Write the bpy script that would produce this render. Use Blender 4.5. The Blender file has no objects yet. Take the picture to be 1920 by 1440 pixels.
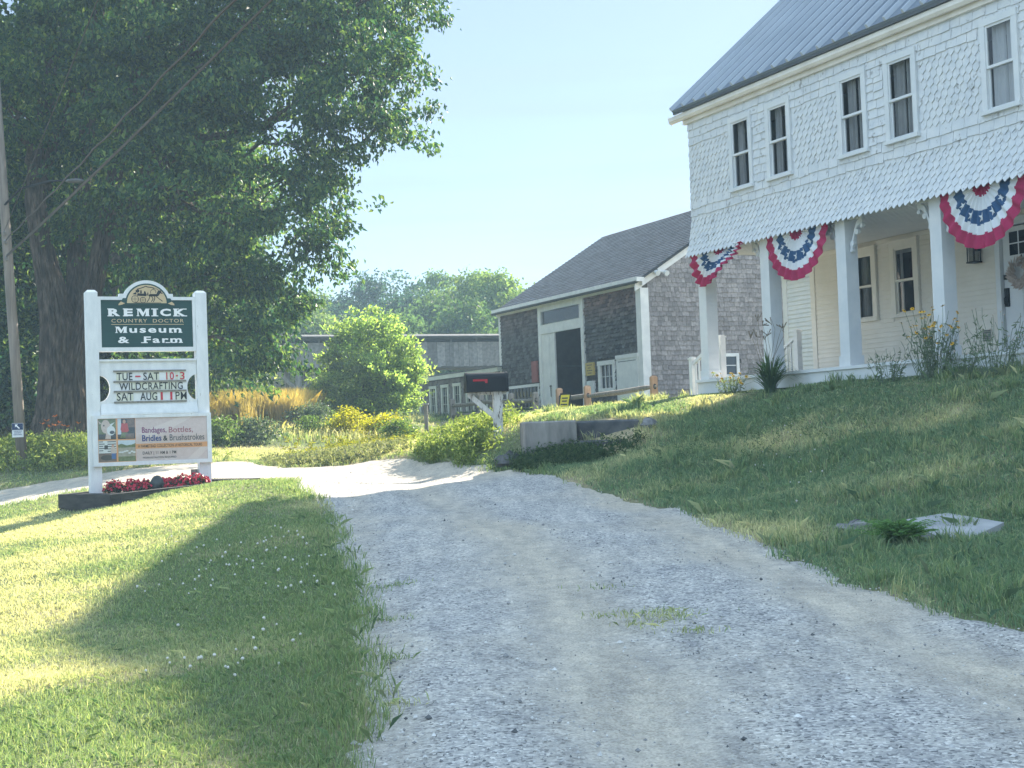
import bpy, math, random
import numpy as np
from mathutils import Vector, Matrix
rng = np.random.default_rng(7)
random.seed(7)
SC = bpy.context.scene
COL = SC.collection
rad = math.radians

# ---------------------------------------------------------------- camera
F_PX = 2770.0
EYE = Vector((0, 0, 1.6))
PITCH = math.atan(100 / F_PX)
ROLL = rad(2.1)
cd = bpy.data.cameras.new("camera")
cam = bpy.data.objects.new("camera", cd)
COL.objects.link(cam)
cd.sensor_width = 36.0
cd.lens = F_PX / 1920 * 36.0
cd.clip_start = 0.1
cd.clip_end = 3000
fwd = Vector((0, math.cos(PITCH), math.sin(PITCH)))
up0 = Vector((0, -math.sin(PITCH), math.cos(PITCH)))
right0 = Vector((1, 0, 0))
rgt = right0 * math.cos(ROLL) - up0 * math.sin(ROLL)
up = right0 * math.sin(ROLL) + up0 * math.cos(ROLL)
cam.matrix_world = Matrix(((rgt.x, up.x, -fwd.x, EYE.x), (rgt.y, up.y, -fwd.y, EYE.y), (rgt.z, up.z, -fwd.z, EYE.z), (0, 0, 0, 1)))
SC.camera = cam

# ---------------------------------------------------------------- sky, sun, exposure
SUN_EL, SUN_AZ = rad(30.3), rad(34.2)       # azimuth measured from +Y towards +X
SKY_STRENGTH, SUN_STRENGTH, EXPOSURE = 0.05, 5.0, 2.02
VEIL, VEIL_COL, FILL_CLOUD_COL = (0.52, 0.78), (3.0, 3.8, 4.7, 1), (5.4, 7.3, 9.6, 1)
world = bpy.data.worlds.new("World")
SC.world = world
world.use_nodes = True
wt = world.node_tree
for n in list(wt.nodes):
    wt.nodes.remove(n)
def wn(t, **k):
    n = wt.nodes.new(t)
    for a, b in k.items():
        setattr(n, a, b)
    return n
w_out = wn('ShaderNodeOutputWorld')
w_bg = wn('ShaderNodeBackground')
w_sky = wn('ShaderNodeTexSky', sky_type='NISHITA', sun_disc=False, sun_elevation=SUN_EL, sun_rotation=SUN_AZ,
           altitude=200.0, air_density=0.7, dust_density=0.3, ozone_density=1.0)
w_bg.inputs[1].default_value = SKY_STRENGTH
# thin streaks of high cloud ahead, unseen bright cloud added overhead and behind to fill the shade
w_tc = wn('ShaderNodeTexCoord')
L = wt.links.new
def w_noise(scale, rot, nscale, detail):
    mp = wn('ShaderNodeMapping')
    mp.inputs['Scale'].default_value = scale
    mp.inputs['Rotation'].default_value = rot
    nz = wn('ShaderNodeTexNoise')
    nz.inputs['Scale'].default_value = nscale
    nz.inputs['Detail'].default_value = detail
    L(w_tc.outputs['Generated'], mp.inputs['Vector'])
    L(mp.outputs[0], nz.inputs['Vector'])
    return nz.outputs['Fac']
def w_ramp(fac, p0, v0, p1, v1):
    r = wn('ShaderNodeMapRange', interpolation_type='SMOOTHSTEP')
    for i, v in enumerate((p0, p1, v0, v1)):
        r.inputs[i + 1].default_value = v
    L(fac, r.inputs[0])
    return r.outputs[0]
def w_mix(fac, c1, c2):
    m = wn('ShaderNodeMixRGB')
    L(fac, m.inputs['Fac'])
    L(c1, m.inputs['Color1'])
    m.inputs['Color2'].default_value = c2
    return m.outputs[0]
w_sep = wn('ShaderNodeSeparateXYZ')
L(w_tc.outputs['Generated'], w_sep.inputs[0])
veil = w_ramp(w_noise((2.0, 2.0, 30.0), (0.0, 0.16, 0.0), 1.5, 5.0), 0.42, VEIL[0], 0.74, VEIL[1])
w_c1 = w_mix(veil, w_sky.outputs[0], VEIL_COL)
fill_cloud = w_ramp(w_noise((1.0, 1.0, 2.2), (0, 0, 0), 2.6, 7.0), 0.30, 0.45, 0.55, 1.0)
behind = w_ramp(w_sep.outputs['Y'], 0.80, 0.0, 0.35, 1.0)
w_m = wn('ShaderNodeMath', operation='MULTIPLY')
L(fill_cloud, w_m.inputs[0])
L(behind, w_m.inputs[1])
w_c2 = w_mix(w_m.outputs[0], w_c1, FILL_CLOUD_COL)
L(w_c2, w_bg.inputs[0])
L(w_bg.outputs[0], w_out.inputs[0])

sd = bpy.data.lights.new("sun", 'SUN')
sd.energy = SUN_STRENGTH
sd.angle = rad(0.55)
sd.color = (1.0, 0.90, 0.76)
sun = bpy.data.objects.new("sun", sd)
COL.objects.link(sun)
ldir = Vector((-math.sin(SUN_AZ) * math.cos(SUN_EL), -math.cos(SUN_AZ) * math.cos(SUN_EL), -math.sin(SUN_EL)))
sun.rotation_mode = 'QUATERNION'
sun.rotation_quaternion = ldir.to_track_quat('-Z', 'Y')
sun.location = (20, 30, 40)

SC.view_settings.view_transform = 'Standard'
SC.view_settings.look = 'None'
SC.view_settings.gamma = 1.0
SC.view_settings.exposure = EXPOSURE
SC.cycles.max_bounces = 6
SC.cycles.transparent_max_bounces = 8
SC.cycles.use_adaptive_sampling = True

# ---------------------------------------------------------------- house axes: u runs away along the facade, v runs into the house
U = np.array([-0.41206, 0.91116, 0.0])
V = np.array([0.91116, 0.41206, 0.0])
ZV = np.array([0.0, 0.0, 1.0])
def H(s, w, z):
    return np.array([s * U[0] + w * V[0], s * U[1] + w * V[1], z])

# ---------------------------------------------------------------- object helpers
ORG = {}
def thing(name, label, cat, loc=(0, 0, 0), group=None):
    o = bpy.data.objects.new(name, None)
    COL.objects.link(o)
    o.location = [float(c) for c in loc]
    o.empty_display_size = 0.2
    ORG[o] = np.array(loc, float)
    tag(o, label, cat, group)
    return o
def tag(o, label=None, cat=None, group=None, kind=None):
    if label: o['label'] = label
    if cat: o['category'] = cat
    if group: o['group'] = group
    if kind: o['kind'] = kind
    return o
def link_mesh(name, V_, F_, mats, parent=None, mi=None, col=None, smooth=False, loc=None):
    """V_ world coordinates (N,3); F_ list of index lists or (M,k) array."""
    V_ = np.asarray(V_, np.float32).reshape(-1, 3)
    org = np.zeros(3)
    if parent is not None:
        org = ORG[parent]
    elif loc is not None:
        org = np.array(loc, float)
    V_ = V_ - org.astype(np.float32)
    me = bpy.data.meshes.new(name)
    me.vertices.add(len(V_))
    me.vertices.foreach_set('co', V_.ravel())
    if isinstance(F_, np.ndarray):
        n, k = F_.shape
        me.loops.add(n * k)
        me.loops.foreach_set('vertex_index', F_.astype(np.int32).ravel())
        me.polygons.add(n)
        me.polygons.foreach_set('loop_start', np.arange(0, n * k, k, dtype=np.int32))
        me.polygons.foreach_set('loop_total', np.full(n, k, np.int32))
    else:
        tot = np.array([len(f) for f in F_], np.int32)
        flat = np.array([i for f in F_ for i in f], np.int32)
        n = len(F_)
        me.loops.add(len(flat))
        me.loops.foreach_set('vertex_index', flat)
        me.polygons.add(n)
        st = np.zeros(n, np.int32)
        st[1:] = np.cumsum(tot)[:-1]
        me.polygons.foreach_set('loop_start', st)
        me.polygons.foreach_set('loop_total', tot)
    if not isinstance(mats, (list, tuple)):
        mats = [mats]
    for m in mats:
        me.materials.append(m)
    if mi is not None:
        me.polygons.foreach_set('material_index', np.asarray(mi, np.int32))
    me.polygons.foreach_set('use_smooth', np.full(n, bool(smooth)))
    me.update(calc_edges=True)
    if col is not None:
        a = me.color_attributes.new('Col', 'FLOAT_COLOR', 'POINT')
        c4 = np.ones((len(V_), 4), np.float32)
        c4[:, :3] = col
        a.data.foreach_set('color', c4.ravel())
    me.validate()
    o = bpy.data.objects.new(name, me)
    COL.objects.link(o)
    if parent is not None:
        o.parent = parent
        ORG[o] = org
    else:
        if loc is not None:
            o.location = [float(c) for c in loc]
        ORG[o] = org
    return o

class MB:
    def __init__(s):
        s.v, s.f, s.m = [], [], []
    def add(s, vs, fs, m=0):
        b = len(s.v)
        s.v.extend([np.asarray(p, float) for p in vs])
        for f in fs:
            s.f.append([b + i for i in f])
            s.m.append(m)
    def box8(s, c, m=0):
        s.add(c, [[0, 3, 2, 1], [4, 5, 6, 7], [0, 1, 5, 4], [1, 2, 6, 5], [2, 3, 7, 6], [3, 0, 4, 7]], m)
    def hbox(s, s0, s1, w0, w1, z0, z1, m=0):
        if s0 > s1: s0, s1 = s1, s0
        s.box8([H(s1, w0, z0), H(s0, w0, z0), H(s0, w1, z0), H(s1, w1, z0),
                H(s1, w0, z1), H(s0, w0, z1), H(s0, w1, z1), H(s1, w1, z1)], m)
    def box(s, c, x, y, z, m=0):
        """c base centre; x,y,z full axis vectors"""
        c, x, y, z = [np.asarray(a, float) for a in (c, x, y, z)]
        q = [c - x / 2 - y / 2, c + x / 2 - y / 2, c + x / 2 + y / 2, c - x / 2 + y / 2]
        s.box8(q + [p + z for p in q], m)
    def bar(s, a, b, wid, hei, m=0, upv=ZV):
        a, b = np.asarray(a, float), np.asarray(b, float)
        d = b - a
        d = d / np.linalg.norm(d)
        x = np.cross(d, upv)
        if np.linalg.norm(x) < 1e-5:
            x = np.array([1.0, 0, 0])
        x = x / np.linalg.norm(x)
        y = np.cross(x, d)
        x, y = x * wid / 2, y * hei / 2
        s.box8([a - x - y, a + x - y, b + x - y, b - x - y, a - x + y, a + x + y, b + x + y, b - x + y], m)
    def prism(s, pts, off, m=0):
        """closed polygon (world points) extruded by vector off"""
        n = len(pts)
        off = np.asarray(off, float)
        vs = [np.asarray(p, float) for p in pts] + [np.asarray(p, float) + off for p in pts]
        fs = [list(range(n)), list(range(2 * n - 1, n - 1, -1))]
        fs += [[(i + 1) % n, i, n + i, n + (i + 1) % n] for i in range(n)]
        s.add(vs, fs, m)
    def tube(s, path, radii, n=8, m=0, cap=True):
        path = [np.asarray(p, float) for p in path]
        if np.isscalar(radii):
            radii = [radii] * len(path)
        rings = []
        x = None
        for i, p in enumerate(path):
            d = path[min(i + 1, len(path) - 1)] - path[max(i - 1, 0)]
            d = d / (np.linalg.norm(d) + 1e-9)
            if x is None:
                x = np.cross(d, [0.31, 0.17, 0.93])
                if np.linalg.norm(x) < 0.1:
                    x = np.cross(d, [1.0, 0, 0])
            x = x - d * np.dot(x, d)
            x = x / np.linalg.norm(x)
            y = np.cross(d, x)
            rings.append([p + radii[i] * (math.cos(t) * x + math.sin(t) * y) for t in np.linspace(0, 2 * math.pi, n, endpoint=False)])
        vs = [q for r in rings for q in r]
        fs = []
        for i in range(len(rings) - 1):
            for j in range(n):
                k = (j + 1) % n
                fs.append([i * n + j, i * n + k, (i + 1) * n + k, (i + 1) * n + j])
        if cap:
            fs.append(list(range(n))[::-1])
            fs.append([(len(rings) - 1) * n + j for j in range(n)])
        s.add(vs, fs, m)
    def ball(s, c, r, nu=10, nv=7, m=0, jit=0.0):
        c = np.asarray(c, float)
        r = np.ones(3) * r
        vs, fs = [], []
        for i in range(nv + 1):
            t = math.pi * i / nv
            for j in range(nu):
                p = 2 * math.pi * j / nu
                q = np.array([math.sin(t) * math.cos(p), math.sin(t) * math.sin(p), math.cos(t)])
                if jit: q = q * (1 + random.uniform(-jit, jit))
                vs.append(c + q * r)
        for i in range(nv):
            for j in range(nu):
                k = (j + 1) % nu
                fs.append([i * nu + j, (i + 1) * nu + j, (i + 1) * nu + k, i * nu + k])
        s.add(vs, fs, m)
    def build(s, name, mats, parent=None, smooth=False, label=None, loc=None):
        o = link_mesh(name, s.v, s.f, mats, parent, s.m, smooth=smooth, loc=loc)
        if label: o['label'] = label
        return o

# ---------------------------------------------------------------- value noise
_lat = rng.random((256, 256))
def vnoise(x, y):
    xi, yi = np.floor(x).astype(int), np.floor(y).astype(int)
    fx, fy = x - xi, y - yi
    fx, fy = fx * fx * (3 - 2 * fx), fy * fy * (3 - 2 * fy)
    g = lambda a, b: _lat[a % 256, b % 256]
    return (g(xi, yi) * (1 - fx) + g(xi + 1, yi) * fx) * (1 - fy) + (g(xi, yi + 1) * (1 - fx) + g(xi + 1, yi + 1) * fx) * fy
def fbm(x, y, o=4):
    t, a, n = 0, 0.5, 0
    for i in range(o):
        t = t + a * vnoise(x * 2 ** i + 17.3 * i, y * 2 ** i + 5.1 * i)
        n += a
        a *= 0.5
    return t / n

# ---------------------------------------------------------------- materials
def newmat(name):
    m = bpy.data.materials.new(name)
    m.use_nodes = True
    nt = m.node_tree
    for n in list(nt.nodes):
        nt.nodes.remove(n)
    out = nt.nodes.new('ShaderNodeOutputMaterial')
    return m, nt, out
def nd(nt, t, ins=None, **k):
    n = nt.nodes.new(t)
    for a, b in k.items():
        setattr(n, a, b)
    for a, b in (ins or {}).items():
        if hasattr(b, 'is_linked') or hasattr(b, 'links'):
            nt.links.new(b, n.inputs[a])
        else:
            n.inputs[a].default_value = b
    return n
def rgba(c): return (c[0], c[1], c[2], 1)
def coords(nt, scale=(1, 1, 1)):
    tc = nd(nt, 'ShaderNodeNewGeometry')
    mp = nd(nt, 'ShaderNodeMapping', {'Vector': tc.outputs['Position'], 'Scale': scale})
    return mp.outputs[0]
def ramp(nt, fac, stops):
    r = nd(nt, 'ShaderNodeValToRGB', {'Fac': fac})
    e = r.color_ramp.elements
    while len(e) < len(stops):
        e.new(0.5)
    for i, (p, c) in enumerate(stops):
        e[i].position = p
        e[i].color = rgba(c)
    return r.outputs['Color']
def pm(name, stops, scale=4.0, rough=0.7, bump=0.0, bscale=None, detail=6.0, stretch=(1, 1, 1), spec=0.3, metal=0.0,
       chips=None, chip_scale=6.0, chip_at=0.62):
    """Principled, colour from noise through a ramp; optional chips of a second colour."""
    m, nt, out = newmat(name)
    co = coords(nt, stretch)
    nz = nd(nt, 'ShaderNodeTexNoise', {'Vector': co, 'Scale': scale, 'Detail': detail, 'Roughness': 0.6})
    col = ramp(nt, nz.outputs['Fac'], [(0.3 + 0.4 * i / max(1, len(stops) - 1), c) for i, c in enumerate(stops)]) if len(stops) > 1 else None
    b = nd(nt, 'ShaderNodeBsdfPrincipled', {'Roughness': rough, 'Specular IOR Level': spec, 'Metallic': metal})
    if chips is not None:
        n2 = nd(nt, 'ShaderNodeTexNoise', {'Vector': co, 'Scale': chip_scale, 'Detail': 8.0, 'Roughness': 0.7})
        f = ramp(nt, n2.outputs['Fac'], [(chip_at, (0, 0, 0)), (chip_at + 0.02, (1, 1, 1))])
        mx = nd(nt, 'ShaderNodeMixRGB', {'Fac': f, 'Color2': rgba(chips)})
        if col is not None: nt.links.new(col, mx.inputs['Color1'])
        else: mx.inputs['Color1'].default_value = rgba(stops[0])
        col = mx.outputs[0]
    if col is not None: nt.links.new(col, b.inputs['Base Color'])
    else: b.inputs['Base Color'].default_value = rgba(stops[0])
    if bump:
        n3 = nd(nt, 'ShaderNodeTexNoise', {'Vector': co, 'Scale': bscale or scale * 4, 'Detail': 5.0})
        bp = nd(nt, 'ShaderNodeBump', {'Height': n3.outputs['Fac'], 'Strength': bump, 'Distance': 0.02})
        nt.links.new(bp.outputs[0], b.inputs['Normal'])
    nt.links.new(b.outputs[0], out.inputs[0])
    return m
def leafmat(name, trans=0.4, rough=0.5, spec=0.3, tint=(1, 1, 1)):
    m, nt, out = newmat(name)
    at = nd(nt, 'ShaderNodeAttribute', attribute_name='Col')
    tn = nd(nt, 'ShaderNodeMixRGB', {'Fac': 1.0, 'Color1': at.outputs['Color'], 'Color2': rgba(tint)}, blend_type='MULTIPLY')
    b = nd(nt, 'ShaderNodeBsdfPrincipled', {'Base Color': tn.outputs[0], 'Roughness': rough, 'Specular IOR Level': spec})
    br = nd(nt, 'ShaderNodeMixRGB', {'Fac': 1.0, 'Color1': tn.outputs[0], 'Color2': (1.5, 1.55, 0.8, 1)}, blend_type='MULTIPLY')
    t = nd(nt, 'ShaderNodeBsdfTranslucent', {'Color': br.outputs[0]})
    mx = nd(nt, 'ShaderNodeMixShader', {'Fac': trans})
    nt.links.new(b.outputs[0], mx.inputs[1])
    nt.links.new(t.outputs[0], mx.inputs[2])
    nt.links.new(mx.outputs[0], out.inputs[0])
    return m
def glassmat(name, tint=(0.02, 0.03, 0.035), clear=0.6, rough=0.02):
    m, nt, out = newmat(name)
    lw = nd(nt, 'ShaderNodeLayerWeight', {'Blend': 0.5})
    p5 = nd(nt, 'ShaderNodeMath', {0: lw.outputs['Facing'], 1: 5.0}, operation='POWER')
    fr = nd(nt, 'ShaderNodeMath', {0: p5.outputs[0], 1: 0.75, 2: 0.035}, operation='MULTIPLY_ADD')
    tr = nd(nt, 'ShaderNodeBsdfTransparent', {'Color': (clear, clear * 1.02, clear * 1.03, 1)})
    gl = nd(nt, 'ShaderNodeBsdfGlossy', {'Color': (1, 1, 1, 1), 'Roughness': rough})
    mx = nd(nt, 'ShaderNodeMixShader', {'Fac': fr.outputs[0]})
    nt.links.new(tr.outputs[0], mx.inputs[1])
    nt.links.new(gl.outputs[0], mx.inputs[2])
    nt.links.new(mx.outputs[0], out.inputs[0])
    return m
def attrmat(name, rough=0.7, spec=0.3, bump=0.0, bscale=40.0, var=0.35, vscale=9.0):
    m, nt, out = newmat(name)
    at = nd(nt, 'ShaderNodeAttribute', attribute_name='Col')
    co = coords(nt)
    nz = nd(nt, 'ShaderNodeTexNoise', {'Vector': co, 'Scale': vscale, 'Detail': 6.0})
    f = ramp(nt, nz.outputs['Fac'], [(0.25, (1 - var,) * 3), (0.75, (1 + var,) * 3)])
    mx = nd(nt, 'ShaderNodeMixRGB', {'Fac': 1.0, 'Color1': at.outputs['Color'], 'Color2': f}, blend_type='MULTIPLY')
    b = nd(nt, 'ShaderNodeBsdfPrincipled', {'Base Color': mx.outputs[0], 'Roughness': rough, 'Specular IOR Level': spec})
    if bump:
        n3 = nd(nt, 'ShaderNodeTexNoise', {'Vector': co, 'Scale': bscale, 'Detail': 4.0})
        bp = nd(nt, 'ShaderNodeBump', {'Height': n3.outputs['Fac'], 'Strength': bump, 'Distance': 0.02})
        nt.links.new(bp.outputs[0], b.inputs['Normal'])
    nt.links.new(b.outputs[0], out.inputs[0])
    return m

M = {}
M['white'] = pm('white_paint', [(0.56, 0.59, 0.61), (0.66, 0.67, 0.67)], 3.0, 0.55, 0.05, 30)
M['white_shingle'] = pm('flaking_white_paint', [(0.52, 0.55, 0.58), (0.65, 0.66, 0.66)], 5.0, 0.6, 0.12, 40,
                        chips=(0.33, 0.33, 0.325), chip_scale=7.0, chip_at=0.605)
M['cream'] = pm('cream_paint', [(0.66, 0.62, 0.55), (0.74, 0.70, 0.63)], 2.0, 0.55, 0.05, 30)
M['ceiling'] = pm('porch_ceiling_paint', [(0.55, 0.55, 0.55), (0.62, 0.61, 0.6)], 2.0, 0.6)
M['metal_roof'] = pm('standing_seam_metal', [(0.10, 0.125, 0.16), (0.15, 0.18, 0.22)], 0.8, 0.5, 0.0, spec=0.3)
M['seam'] = pm('lit_seam_metal', [(0.34, 0.38, 0.43), (0.42, 0.46, 0.51)], 1, 0.4, spec=0.4)  # lighter than the pans, painting in the sky light the seams catch
M['peeling_post'] = pm('peeling_white_post', [(0.42, 0.42, 0.40), (0.58, 0.57, 0.54)], 4, 0.85, 0.3, 20, stretch=(5, 5, 1), chips=(0.16, 0.14, 0.12), chip_scale=5, chip_at=0.56)
M['dark_edge'] = pm('dark_drip_edge', [(0.07, 0.08, 0.09)], 1, 0.5)
M['gutter'] = pm('gutter_paint', [(0.62, 0.58, 0.52), (0.74, 0.71, 0.66)], 2.5, 0.5)
M['pane'] = glassmat('window_glass')
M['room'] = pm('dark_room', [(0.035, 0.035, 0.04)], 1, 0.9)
M['curtain'] = pm('grey_curtain', [(0.46, 0.46, 0.47), (0.62, 0.62, 0.62)], 3, 0.9)
M['white_curtain'] = pm('pale_curtain', [(0.78, 0.80, 0.82), (0.85, 0.86, 0.87)], 3, 0.9)  # bright tone also stands in for sky reflected in one upper window
M['stone'] = pm('grey_stone', [(0.10, 0.105, 0.11), (0.30, 0.29, 0.28)], 5, 0.85, 0.5, 12)
M['dark_stone'] = pm('dark_stone', [(0.05, 0.055, 0.06), (0.13, 0.13, 0.13)], 5, 0.9, 0.6, 10)
M['concrete'] = pm('stained_concrete', [(0.10, 0.10, 0.095), (0.21, 0.20, 0.185), (0.30, 0.285, 0.26)], 2.2, 0.9, 0.35, 25, stretch=(2.2, 2.2, 0.5))
M['pale_concrete'] = pm('pale_concrete', [(0.24, 0.25, 0.26), (0.36, 0.36, 0.36)], 3, 0.9, 0.2, 40)
M['black_metal'] = pm('black_metal', [(0.012, 0.014, 0.016)], 1, 0.55, spec=0.2)
M['trim'] = pm('barn_white_trim', [(0.60, 0.61, 0.62), (0.76, 0.76, 0.75)], 3, 0.6, 0.1, 30, chips=(0.4, 0.39, 0.37), chip_scale=5, chip_at=0.7)
M['barn_shingle'] = attrmat('weathered_shingle', 0.9, 0.1, 0.5, 60, 0.3, 14)
M['roof_shingle'] = attrmat('asphalt_shingle', 0.9, 0.15, 0.3, 120, 0.25, 20)
M['grey_board'] = attrmat('weathered_board', 0.9, 0.1, 0.4, 30, 0.35, 8)
M['old_wood'] = pm('weathered_wood', [(0.13, 0.12, 0.11), (0.30, 0.28, 0.25)], 3, 0.9, 0.5, 20, stretch=(6, 6, 0.8))
M['new_wood'] = pm('tan_cedar', [(0.32, 0.20, 0.13), (0.48, 0.32, 0.22)], 3, 0.85, 0.4, 20, stretch=(5, 5, 0.8))
M['bark'] = pm('maple_bark', [(0.020, 0.017, 0.015), (0.065, 0.052, 0.042), (0.15, 0.12, 0.095)], 3.0, 0.95, 1.0, 8, stretch=(4, 4, 1.0), spec=0.1)
M['pole_wood'] = pm('utility_pole_wood', [(0.13, 0.11, 0.09), (0.27, 0.23, 0.19)], 2.5, 0.9, 0.5, 16, stretch=(6, 6, 0.5))
M['dark_timber'] = pm('dark_timber', [(0.012, 0.013, 0.015), (0.06, 0.055, 0.05)], 3, 0.85, 0.5, 18, stretch=(1, 1, 5))
M['soil'] = pm('dark_soil', [(0.03, 0.024, 0.018), (0.08, 0.06, 0.045)], 14, 0.95, 0.8, 40)
M['leaf'] = leafmat('maple_leaf', 0.45, 0.5, 0.25)
M['bright_leaf'] = leafmat('bright_leaf', 0.58, 0.55, 0.2)
M['far_leaf'] = leafmat('far_foliage', 0.4, 0.6, 0.2)
M['grass'] = leafmat('grass_blade', 0.42, 0.6, 0.15)
M['petal'] = leafmat('flower_petal', 0.3, 0.6, 0.2)

# ================================================================ GROUND
CTRL = np.array([[-0.57, 6.03, 0.28], [-0.06, 5.96, 0.28], [1.07, 5.81, 0.27], [1.9, 5.69, 0.27], [2.81, 8.32, 0.39], [2.22, 10.54, 0.5], [2.06, 13.64, 0.64], [1.1, 18.78, 0.88], [-0.3, 23.22, 1.09], [-0.89, 8.9, 0.42], [-1.66, 14.39, 0.68], [-2.65, 20.0, 0.94], [-0.29, 10.91, 0.51], [-1.59, 21.35, 1.0], [0.68, 8.59, 0.4], [-2.33, 6.6, 0.22], [-1.69, 6.4, 0.24], [-3.96, 11.3, 0.24], [-3.18, 11.4, 0.24], [-2.96, 12.8, 0.42], [-1.86, 9.8, 0.33], [-3.23, 16.3, 0.72], [-3.22, 20.0, 1.1], [-4.39, 21.5, 1.08], [-6.21, 20.3, 0.72], [-5.77, 16.5, 0.56], [-7.85, 22.5, 0.75], [-8.71, 25.0, 0.88], [-9.58, 27.5, 1.01], [-8.08, 28.0, 1.19], [-6.72, 28.0, 1.24], [-4.65, 25.0, 1.18], [-5.98, 31.0, 1.37], [-9.68, 29.0, 1.38], [-10.17, 33.0, 1.67], [-3.05, 32.0, 1.36], [-2.02, 34.0, 1.4], [-3.95, 30.0, 1.31], [-6.1, 42.0, 2.13], [-4.52, 46.0, 2.26], [-1.71, 42.0, 1.96], [-6.97, 40.0, 2.0], [-10.41, 60.0, 2.85], [-15.38, 56.0, 3.2], [-1.36, 25.0, 1.2], [-0.77, 25.5, 1.54], [-0.28, 24.5, 1.65], [-0.02, 31.0, 2.06], [0.11, 23.0, 1.25], [0.91, 22.5, 1.23], [1.27, 21.5, 1.17], [0.33, 24.4, 1.87], [1.2, 24.2, 1.83], [1.88, 23.0, 1.7], [3.14, 33.0, 2.24], [2.41, 20.0, 1.22], [2.92, 24.0, 1.72], [4.37, 16.5, 1.2], [5.19, 19.5, 1.83], [3.46, 13.2, 0.62], [3.88, 13.0, 0.62], [3.85, 11.3, 0.52], [5.26, 15.3, 1.24], [6.23, 18.0, 1.83], [3.36, 17.5, 0.97], [3.32, 19.0, 1.2], [3.3, 27.89, 2.24], [4.97, 24.2, 2.28], [6.82, 20.1, 2.27], [9.09, 15.09, 2.2], [3.85, 44.87, 2.5], [-0.56, 54.62, 2.55], [-4.06, 62.37, 2.65], [9.98, 26.46, 2.3], [13.8, 32.58, 2.3], [18.66, 19.41, 2.3], [14.97, 39.7, 2.4], [10.61, 54.19, 2.6], [-30.0, 10.0, -1.0], [-30.0, 30.0, 0.8], [-30.0, 60.0, 3.5], [30.0, 5.0, 1.5], [40.0, 40.0, 3.0], [0.0, -5.0, -0.2], [20.0, -5.0, 0.3], [-20.0, -5.0, -0.7], [0.0, 100.0, 4.5], [-40.0, 100.0, 5.0], [40.0, 100.0, 4.5], [1.9, 37, 2.2], [1.2, 38.5, 2.15], [0, 41, 2.1], [-1.3, 44, 2.1], [3, 38, 2.3], [-2, 38, 1.75], [-4.5, 35, 1.55], [1.3, 32, 2.16], [2.2, 30, 2.12], [4.2, 34, 2.25], [1.35, 22.6, 1.2], [1.75, 22.9, 1.3], [2.1, 22.6, 1.45], [-2.5, 50, 2.1], [-1, 50, 2.15], [-3, 56, 2.25], [0, 54, 2.45], [-8, 52, 2.4], [-7.5, 45, 2.2]])
def _tps_fit(P, z, lam=0.3):
    n = len(P)
    r = np.linalg.norm(P[:, None] - P[None], axis=2)
    K = np.where(r > 0, r * r * np.log(r + 1e-9), 0) + lam * np.eye(n)
    A = np.zeros((n + 3, n + 3))
    A[:n, :n] = K; A[:n, n] = 1; A[:n, n + 1:] = P; A[n, :n] = 1; A[n + 1:, :n] = P.T
    return np.linalg.solve(A, np.r_[z, 0, 0, 0])
_CP = CTRL[:, :2]
_CC = _tps_fit(_CP, CTRL[:, 2])
def hz(x, y):
    """ground height"""
    x, y = np.broadcast_arrays(np.asarray(x, float), np.asarray(y, float))
    sh = x.shape
    q = np.c_[x.ravel(), y.ravel()]
    rr = np.hypot(q[:, 0], q[:, 1] - 45)
    k = np.clip((rr - 60) / 60, 0, 1)
    k = k * k * (3 - 2 * k)
    qs = q.copy()
    lim = np.minimum(1, 75 / np.maximum(rr, 1e-6))
    qs[:, 0] = q[:, 0] * lim
    qs[:, 1] = 45 + (q[:, 1] - 45) * lim
    o = np.zeros(len(q))
    for i in range(0, len(q), 20000):
        b = qs[i:i + 20000]
        r = np.linalg.norm(b[:, None] - _CP[None], axis=2)
        o[i:i + 20000] = np.where(r > 0, r * r * np.log(r + 1e-9), 0) @ _CC[:-3] + _CC[-3] + b @ _CC[-2:]
    o = o * (1 - k) + (3.5 + 0.01 * np.clip(q[:, 1], -200, 300)) * k
    return o.reshape(sh)
def gz(x, y): return float(hz(x, y))

DRIVE = np.array([(-0.2, -8), (-0.4, 2), (-0.59, 6.05), (-0.74, 7.5), (-0.89, 8.95), (-1.24, 11.75), (-1.67, 14.45), (-2.23, 17.75),
    (-2.62, 19.6), (-3.1, 21.4), (-3.7, 22.6), (-4.67, 23.1), (-5.76, 23.9), (-7.12, 24.6), (-8.09, 23.5), (-12, 20.5), (-20, 16),
    (-20, 21), (-14, 25.2), (-9.44, 27.1), (-8.06, 27.9), (-7.43, 28.3), (-6.43, 29.2), (-5.8, 30.0), (-5.2, 29.6), (-4.8, 27.6), (-4.1, 26.0), (-3.4, 26.2),
    (-2.6, 26.5), (-2.0, 26.3), (-1.51, 25.25), (-0.91, 23.8), (-0.3, 22.95), (0.48, 21.05), (1.1, 18.8),
    (1.68, 16.55), (2.07, 13.7), (2.27, 10.75), (2.49, 9.55), (2.82, 8.35), (3.25, 6.5), (4.2, 2), (5.5, -8)])
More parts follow.
